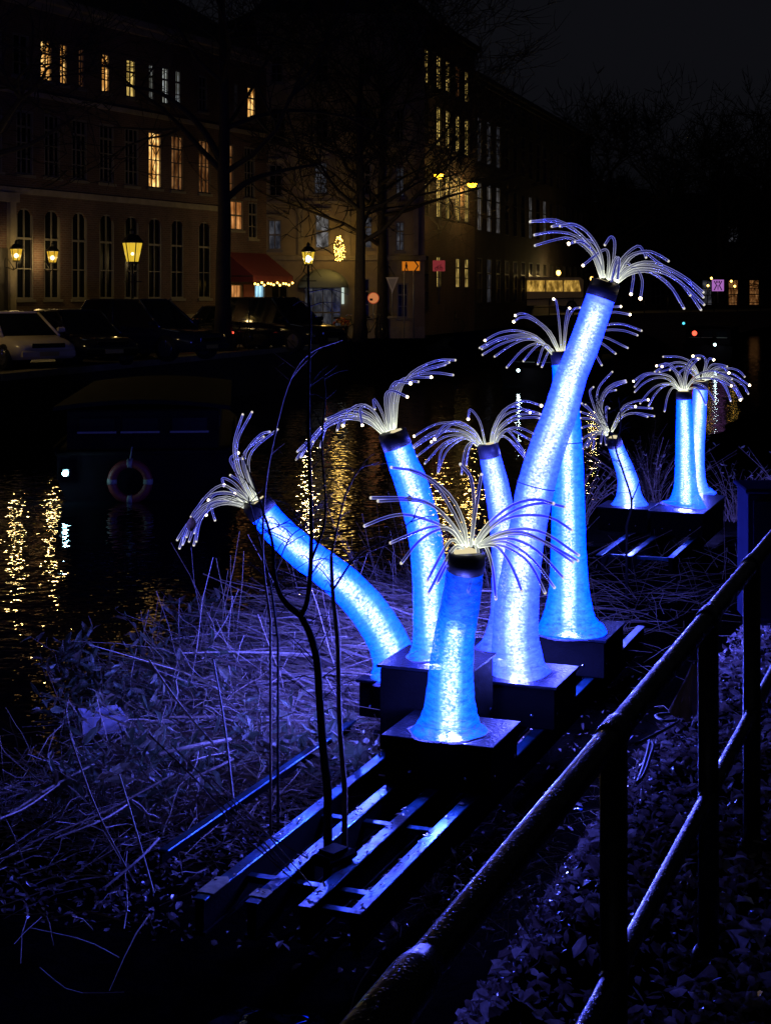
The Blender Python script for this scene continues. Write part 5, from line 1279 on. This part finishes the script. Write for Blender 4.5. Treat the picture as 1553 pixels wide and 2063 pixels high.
for lab, pts in (('looping black cable on the leaf litter, farther of three', [(1020,985),(900,985),(760,1000),(820,1040),(920,1035),(800,1110),(620,1200)]), ('black cable pair end running towards the railing post', [(705,1180),(740,1210),(715,1300),(680,1400),(640,1460)]), ('second black cable beside the post, nearest the railing', [(715,1175),(700,1260),(665,1380),(630,1470)])):
    pp = spline([zc(x, y, bank_z(*uv_of(*zc(x, y).xy)) * .6 + .02) for x, y in pts], 30)
    T = thing('cable', lab, 'cable', pp[0]); b = MB(); b.tube(pp, .007, 6); b.build('sheath', M['cable'], T, world=True)
T = thing('foam_box', 'pale broken foam box lying among the reeds at the water edge', 'box', PZ(205, 1470, -1.32), .35)
b = MB(); b.box((-.15, -.12, 0), (.15, .12, .015)); b.box((-.15, -.12, .016), (-.13, .12, .13)); b.box((.13, -.12, .016), (.15, .12, .11)); b.box((-.129, -.12, .016), (.129, -.10, .12)); b.box((-.129, .10, .016), (.129, .12, .13)); b.build('shell', M['foam'], T)
# ------------------------------------------------------------------ vegetation
R = random.Random(21)
def leaf(b, c, dirv, nrm, L, w, curl=.25):
    d = dirv.normalized(); s = d.cross(nrm); s = s.normalized() if s.length > 1e-4 else d.orthogonal().normalized(); n = s.cross(d)
    n0 = len(b.v); k1 = R.uniform(-.9, .9) * L; k2 = curl * w * R.uniform(.2, 1.3)
    def at_(t, q): return c + d * (t * L) + s * (q * w) + n * (k1 * (t + .1) ** 2 + k2 * abs(q) * 2 + R.uniform(-.04, .04) * w)
    b.v += [at_(-.5, 0), at_(-.22, .42 * R.uniform(.7, 1.15)), at_(-.22, 0), at_(-.22, -.42 * R.uniform(.7, 1.15)), at_(.16, .40 * R.uniform(.6, 1.2)), at_(.16, 0), at_(.16, -.40 * R.uniform(.6, 1.2)), at_(.5, R.uniform(-.1, .1))]
    for f in ((0, 1, 2), (0, 2, 3), (1, 4, 5, 2), (2, 5, 6, 3), (4, 7, 5), (5, 7, 6)): b.face([n0 + i for i in f])
def rvec(zs=1.0): return Vector((R.gauss(0, 1), R.gauss(0, 1), R.gauss(0, 1) * zs))
# leaf litter on the path and the upper bank
b = MB()
for k in range(30000):
    u = 1.6 + 8.4 * R.random() ** 1.15; v = R.uniform(-.5, 2.0)
    if v > 1.35 and R.random() < .45: continue
    dens = mnoise.noise(Vector((u * 1.3, v * 1.3, 2)))
    if dens < -.25 and R.random() < .6: continue
    z = bank_z(u, v) + R.uniform(.008, .06)
    L = R.choice((.02, .03, .04, .05, .065)) * R.uniform(.7, 1.2)
    leaf(b, UV(u, v, z), rvec(.5), Vector((0, 0, 1)) + rvec() * .8, L, L * R.choice((.2, .35, .5, .65, .8)), R.uniform(.1, .9))
tag(b.build('leaf_litter', M['litter']), 'fallen wet leaves covering the path behind the railing', 'leaves', kind='stuff')
b = MB()
for k in range(7500):
    u = R.uniform(6.6, 12.5); v = R.uniform(2.3, 6.0)
    if v < 3.9 and R.random() < .80: continue
    z = bank_z(u, v) + R.uniform(.0, .06)
    L = R.choice((.03, .045, .06)) * R.uniform(.7, 1.3)
    leaf(b, UV(u, v, z), rvec(.3), Vector((0, 0, 1)) + rvec() * .5, L, L * R.uniform(.35, .7), R.uniform(.1, .5))
for k in range(150):   # leaves stuck on the beams
    v = R.choice((3.53, 3.27, 3.01, 2.755)) + R.uniform(-.04, .04); u = R.uniform(6.6, 8.3); L = R.uniform(.02, .045)
    leaf(b, UV(u, v, -1.214), rvec(.1), Vector((0, 0, 1)) + rvec() * .2, L, L * .5, .2)
tag(b.build('bank_litter', M['litter']), 'dead leaves scattered over the lower bank', 'leaves', kind='stuff')
# reeds: a flattened mound of dry stalks plus a few standing ones
b = MB()
def stalk(p0, d, L, r, sag=.1, n=4, kink=None):
    pts = []; 
    for i in range(n):
        t = i / (n - 1); pts.append(p0 + d * L * t + Vector((0, 0, -sag * L * t * t)) + rvec() * .012 * (1 if 0 < i else 0))
    b.tube(pts, [r * (1 - .5 * i / (n - 1)) for i in range(n)], 3, caps=False, smooth=False)
nd = Vector((DV.x, DV.y, 0)); nu = Vector((DU.x, DU.y, 0))
def mound(u, v): return .62 * math.exp(-((u - 12.2) / 2.2) ** 2 - ((v - 4.9) / .95) ** 2) + .22 * math.exp(-((u - 9.5) / 2.0) ** 2 - ((v - 5.0) / .9) ** 2)
for k in range(7600):
    u = R.gauss(11.9, 1.9); v = R.gauss(4.9, .66)
    if not (8.0 < u < 17 and 4.0 < v < 6.5): continue
    z = bank_z(u, v) + mound(u, v) * R.uniform(.2, 1.05)
    a = (R.gauss(.25, .2) if R.random() < .6 else R.gauss(.35, .7)) + (pi if R.random() < .5 else 0)
    d = (nd * cos(a) + nu * sin(a) + Vector((0, 0, R.gauss(.04, .16)))).normalized()
    stalk(UV(u, v, z), d, R.uniform(.35, 1.25), R.choice((.003, .0045, .006, .008, .011)), R.uniform(0, .25))
for k in range(950):
    u = R.uniform(6.5, 12); v = R.uniform(3.9, 6.6)
    d = rvec(.35).normalized(); d.z = abs(d.z)
    stalk(UV(u, v, bank_z(u, v) + R.uniform(0, .22)), d, R.uniform(.15, .8), R.uniform(.0018, .005), R.uniform(0, .3))
for k in range(2600):   # tangled bent stems
    u = R.uniform(7.5, 13.5); v = R.uniform(4.0, 6.5)
    p = UV(u, v, bank_z(u, v) + R.uniform(0, .3)); d = rvec(.5).normalized(); d.z = abs(d.z); L = R.uniform(.15, .6); pts = [p]
    for i in range(6):
        d = (d + rvec(.8) * .33).normalized(); pts.append(pts[-1] + d * L / 6)
    b.tube(pts, [R.choice((.0018, .0025, .0035))] * 7, 3, caps=False, smooth=False)
for k in range(210):
    u = R.uniform(10, 16); v = R.uniform(4.1, 6.4)
    d = (Vector((0, 0, 1)) + rvec() * .35).normalized(); stalk(UV(u, v, bank_z(u, v)), d, R.uniform(.6, 1.45), R.uniform(.0025, .005), R.uniform(-.05, .2), 5)
for k in range(500):
    u = R.uniform(12.5, 17.8); v = R.uniform(2.4, 6.3)
    d = rvec(.6).normalized(); d.z = abs(d.z); stalk(UV(u, v, bank_z(u, v) + R.uniform(0, .2)), d, R.uniform(.3, 1.1), R.uniform(.002, .005), .15)
for k in range(420):
    u = R.uniform(7.0, 9.2); v = R.uniform(1.5, 3.0)
    d = rvec(.5).normalized(); d.z = abs(d.z); stalk(UV(u, v, bank_z(u, v)), d, R.uniform(.1, .4), R.uniform(.0015, .003), .2)
# long leaning stalks across the lower left, traced at their own distance
for (x0, y0, x1, y1, d0, d1, w) in ((300,1480,560,1740,8.6,7.6,2.2),(345,1500,585,1755,8.5,7.6,2.0),(385,1560,610,1790,8.2,7.4,1.8),(420,1560,620,1730,8.3,7.6,1.6),(475,1610,640,1800,8.1,7.3,1.8),(430,1330,470,1610,9.2,8.2,2.2),(60,1700,350,1560,8.0,8.8,2.4),(110,1690,260,1620,8.0,8.5,2.2),(210,1790,320,1690,7.4,8.0,3),(240,1560,310,1800,8.4,7.6,2),(140,1480,260,1760,8.8,7.7,2),(300,1330,430,1500,9.8,9.0,2.6),(20,1640,190,1540,8.6,9.2,2.4),(0,1650,120,1580,8.2,8.8,2),(320,1520,465,1490,9.0,9.3,4),(385,1570,470,1530,8.7,9.0,3),(60,1870,240,1930,5.6,6.0,1.0),(80,1950,250,2000,5.2,5.5,1.0),(700,2060,760,1930,4.6,4.9,1.6)):
    p, q = P(x0, y0, d0), P(x1, y1, d1); mid = (p + q) / 2 + rvec() * .02
    b.tube(spline([p, mid, q], 6), [w / F * (d0 + d1) / 2] * 6, 4, caps=False, smooth=False)
tag(b.build('dry_reeds', M['reed']), 'flattened dry reeds and twigs on the bank', 'reeds', kind='stuff')

def plant(name, label, loc, nst, h, leafL, nleaf, mat, group, spread=.5, stem_r=.004):
    T = thing(name, label, 'plant', loc, R.uniform(0, 6), group)
    s = MB(); l = MB()
    for i in range(nst):
        a = R.uniform(0, 2 * pi); d = Vector((cos(a) * spread * R.uniform(.3, 1.3), sin(a) * spread * R.uniform(.3, 1.3), 1)).normalized(); H = h * R.uniform(.55, 1.1)
        b0 = Vector((R.gauss(0, .06), R.gauss(0, .06), -.03))
        pts = spline([b0, b0 + d * H * .5 + rvec() * .03, b0 + d * H + Vector((d.x * .25 * H, d.y * .25 * H, -.12 * H)) + rvec() * .04], 7)
        s.tube(pts, [stem_r * (1 - .7 * k / 6) for k in range(7)], 4, caps=False)
        for j in range(nleaf):
            t = R.uniform(.25, 1.0); k = min(5, int(t * 6)); p = pts[k].lerp(pts[k + 1], t * 6 - k)
            dv = (rvec(.6) + d * .4).normalized(); L = leafL * R.uniform(.5, 1.2); leaf(l, p + dv * L * .5, dv, Vector((0, 0, 1)) + rvec() * .6, L, L * R.uniform(.25, .42), .25)
    s.build('stems', M['stem'], T); l.build('foliage', M[mat], T)
    return T
wl = [(250,1350,'leafy weed at the water edge, tallest of the left clump'),(305,1290,'leafy weed leaning over the water, left of the reeds'),(180,1330,'small weed farthest left at the water edge'),(360,1240,'leafy weed between the reeds and the canal'),(330,1420,'low leafy weed in front of the reed mound'),(420,1400,'weed with long drooping leaves below the reed mound'),(120,1290,'thin weed standing alone near the left frame edge'),(470,1300,'weed growing out of the reed mound'),(590,1500,'low weed beside the dark sapling'),(700,1440,'weed with yellowish leaves beside the tall plinth'),(520,1460,'weed left of the dark sapling'),
 (220,1420,'weed just above the pale foam box'),(285,1370,'weed right of the tallest weed of the left clump'),(385,1330,'bushy weed at the left foot of the reed mound'),(400,1210,'weed at the far left tip of the reed mound'),(450,1230,'weed behind the reed mound under the drooping fibres'),(150,1400,'weed left of the pale foam box'),(345,1350,'broad weed in the middle of the left clump'),(440,1480,'weed at the near foot of the reed mound'),(380,1520,'low weed beside the leaning reed stalks'),(270,1500,'low weed just below the pale foam box'),(650,1500,'weed between the sapling and the angle bar'),(545,1390,'weed in the reeds left of the forked sapling'),(200,1560,'faint weed in the dark lower left bank'),(100,1560,'faint weed at the lower left frame edge'),(310,1580,'faint weed left of the angle bar'),(730,1520,'weed at the foot of the front plinth')]
for (px, py, lab) in wl:
    z = -1.45; p = PZ(px, py + 70, z)
    plant('weed', lab, p, R.randint(9, 14), R.uniform(.35, .66), R.uniform(.11, .17), 8, 'weed', 'leafy weeds on the bank', .75)
for i, (u, v, lab) in enumerate([(20.5, 5.2, 'bramble behind the small leaning tentacle'), (21.5, 4.3, 'bramble between the far tentacles'), (22, 3.2, 'bramble behind the far pair of tentacles'), (21, 2.2, 'bramble right of the far pair of tentacles'), (22.5, 1.3, 'bramble with pale leaves near the right edge'), (18.0, 5.3, 'bramble left of the small leaning tentacle'), (20, 0.9, 'bramble behind the street cabinet'), (17.2, 2.2, 'low bramble in front of the far pair'), (24.5, 5.0, 'bramble farthest back behind the far platform')]):
    T = plant('bramble', lab, UV(u, v, bank_z(u, v)), 46, R.uniform(1.1, 1.7) if u > 18.5 else .6, .075, 6, 'bramble', 'brambles on the bank', .8, .006)
for (px, py, d, lab) in ((960, 1640, 7.9, 'sparse dead weed in the shadow of the front plinth'), (905, 1600, 8.2, 'dry dark weed right of the steel beams'), (1060, 1760, 5.6, 'low weed on the dark slope below the railing')):
    p = P(px, py, d); plant('weed', lab, Vector((p.x, p.y, bank_z(*uv_of(p.x, p.y)))), 9, .35, .05, 4, 'bramble', 'leafy weeds on the bank', .8, .003)
# ------------------------------------------------------------------ saplings in front
def sapling(label, d, parts, mat, twigs=10, seed=1):
    Rr = random.Random(seed)
    base = P(parts[0][0][0], parts[0][0][1], d); base.z = bank_z(*uv_of(base.x, base.y))
    T = thing('sapling', label, 'sapling', base, 0, 'thin bare saplings in front of the tentacles')
    for i, pl in enumerate(parts):
        pts = spline([Vector((q[0], q[1], q[2])) for q in pl], 8 + 4 * len(pl))
        w = [P(q.x, q.y, d + .05 * sin(q.y * .013 + i)) for q in pts]; rr = [q.z / F * d for q in pts]
        if i == 0: w = [Vector((w[0].x, w[0].y, base.z - .05))] + w; rr = [rr[0] * 1.15] + rr
        b = MB(); b.tube(w, rr, 7); b.build('trunk' if i == 0 else 'branch', mat, T, world=True)
    for k in range(twigs):
        b = MB()
        pl = Rr.choice(parts); pts = spline([Vector((q[0], q[1], q[2])) for q in pl], 20); q = pts[Rr.randint(5, 18)]
        if q.y > 1480: continue
        p = P(q.x, q.y, d); dv = Vector((Rr.choice((-1, 1)) * Rr.uniform(.4, 1), Rr.uniform(-.3, .3), Rr.uniform(-.2, .9))).normalized(); L = Rr.uniform(.06, .24)
        a = p + dv * L * .5 + Vector((0, 0, .02)); e = p + dv * L + Vector((0, 0, Rr.uniform(-.02, .05)))
        b.tube(spline([p, a, e], 6), [.0034, .003, .0026, .0022, .0018, .0012], 4, caps=False)
        e2 = a + Vector((dv.x * .5, 0, -.4)).normalized() * L * .4; b.tube([a, e2], [.0022, .0012], 3, caps=False)
        b.build('twig', mat, T, world=True)
    return T
sapling('dark forked sapling standing in front of the reeds', 7.9, [[(660,1595,9),(650,1500,8.5),(643,1400,8),(638,1330,8),(625,1280,7.5),(607,1242,7)], [(607,1242,7),(578,1217,6),(561,1190,5),(552,1150,4),(548,1090,3),(520,1000,2),(485,905,1.2)], [(607,1242,6),(619,1210,5.5),(625,1150,5),(627,1050,4.2),(622,900,3.6),(622,750,3),(625,640,2.4),(619,560,1.4)], [(627,1130,3),(655,1040,2.4),(648,900,2),(655,800,1.6),(650,740,1)]], M['bark'], 50, 4)
sapling('thin sapling right of the forked one, bending over the long tentacle', 8.0, [[(694,1590,6),(684,1450,5.2),(680,1300,4.6),(670,1190,4.2),(667,1120,3.6)], [(667,1120,3),(680,1060,2.4),(697,995,2),(725,945,1.5),(765,930,1)], [(670,1190,2.5),(720,1120,2),(790,1080,1.4),(840,1040,.9)]], M['stem'], 30, 9)
sapling('long arching bramble shoot crossing the water at left of centre', 8.6, [[(545,1250,2.6),(530,1130,2.5),(533,1000,2.4),(548,900,2.3),(580,775,2.2),(622,712,2.0),(690,684,1.4)]], M['stem'], 5, 12)
sapling('thin dark shoot in front of the small leaning tentacle', 15.5, [[(1262,1060,2.4),(1272,1010,2.2),(1255,950,2),(1240,900,1.8),(1250,860,1.5),(1246,800,1.0)], [(1240,900,1.5),(1222,850,1.2),(1196,800,.9)], [(1272,1010,1.4),(1290,960,1),(1284,915,.7)]], M['bark'], 40, 15)
sapling('slender dark shoot leaning left in front of the long tentacle', 8.9, [[(560,1290,2.6),(545,1180,2.2),(520,1080,1.8),(500,1000,1.3)], [(545,1180,1.6),(580,1090,1.3),(612,1060,1)], [(520,1080,1.4),(600,1040,1),(650,1015,.7)]], M['bark'], 40, 18)
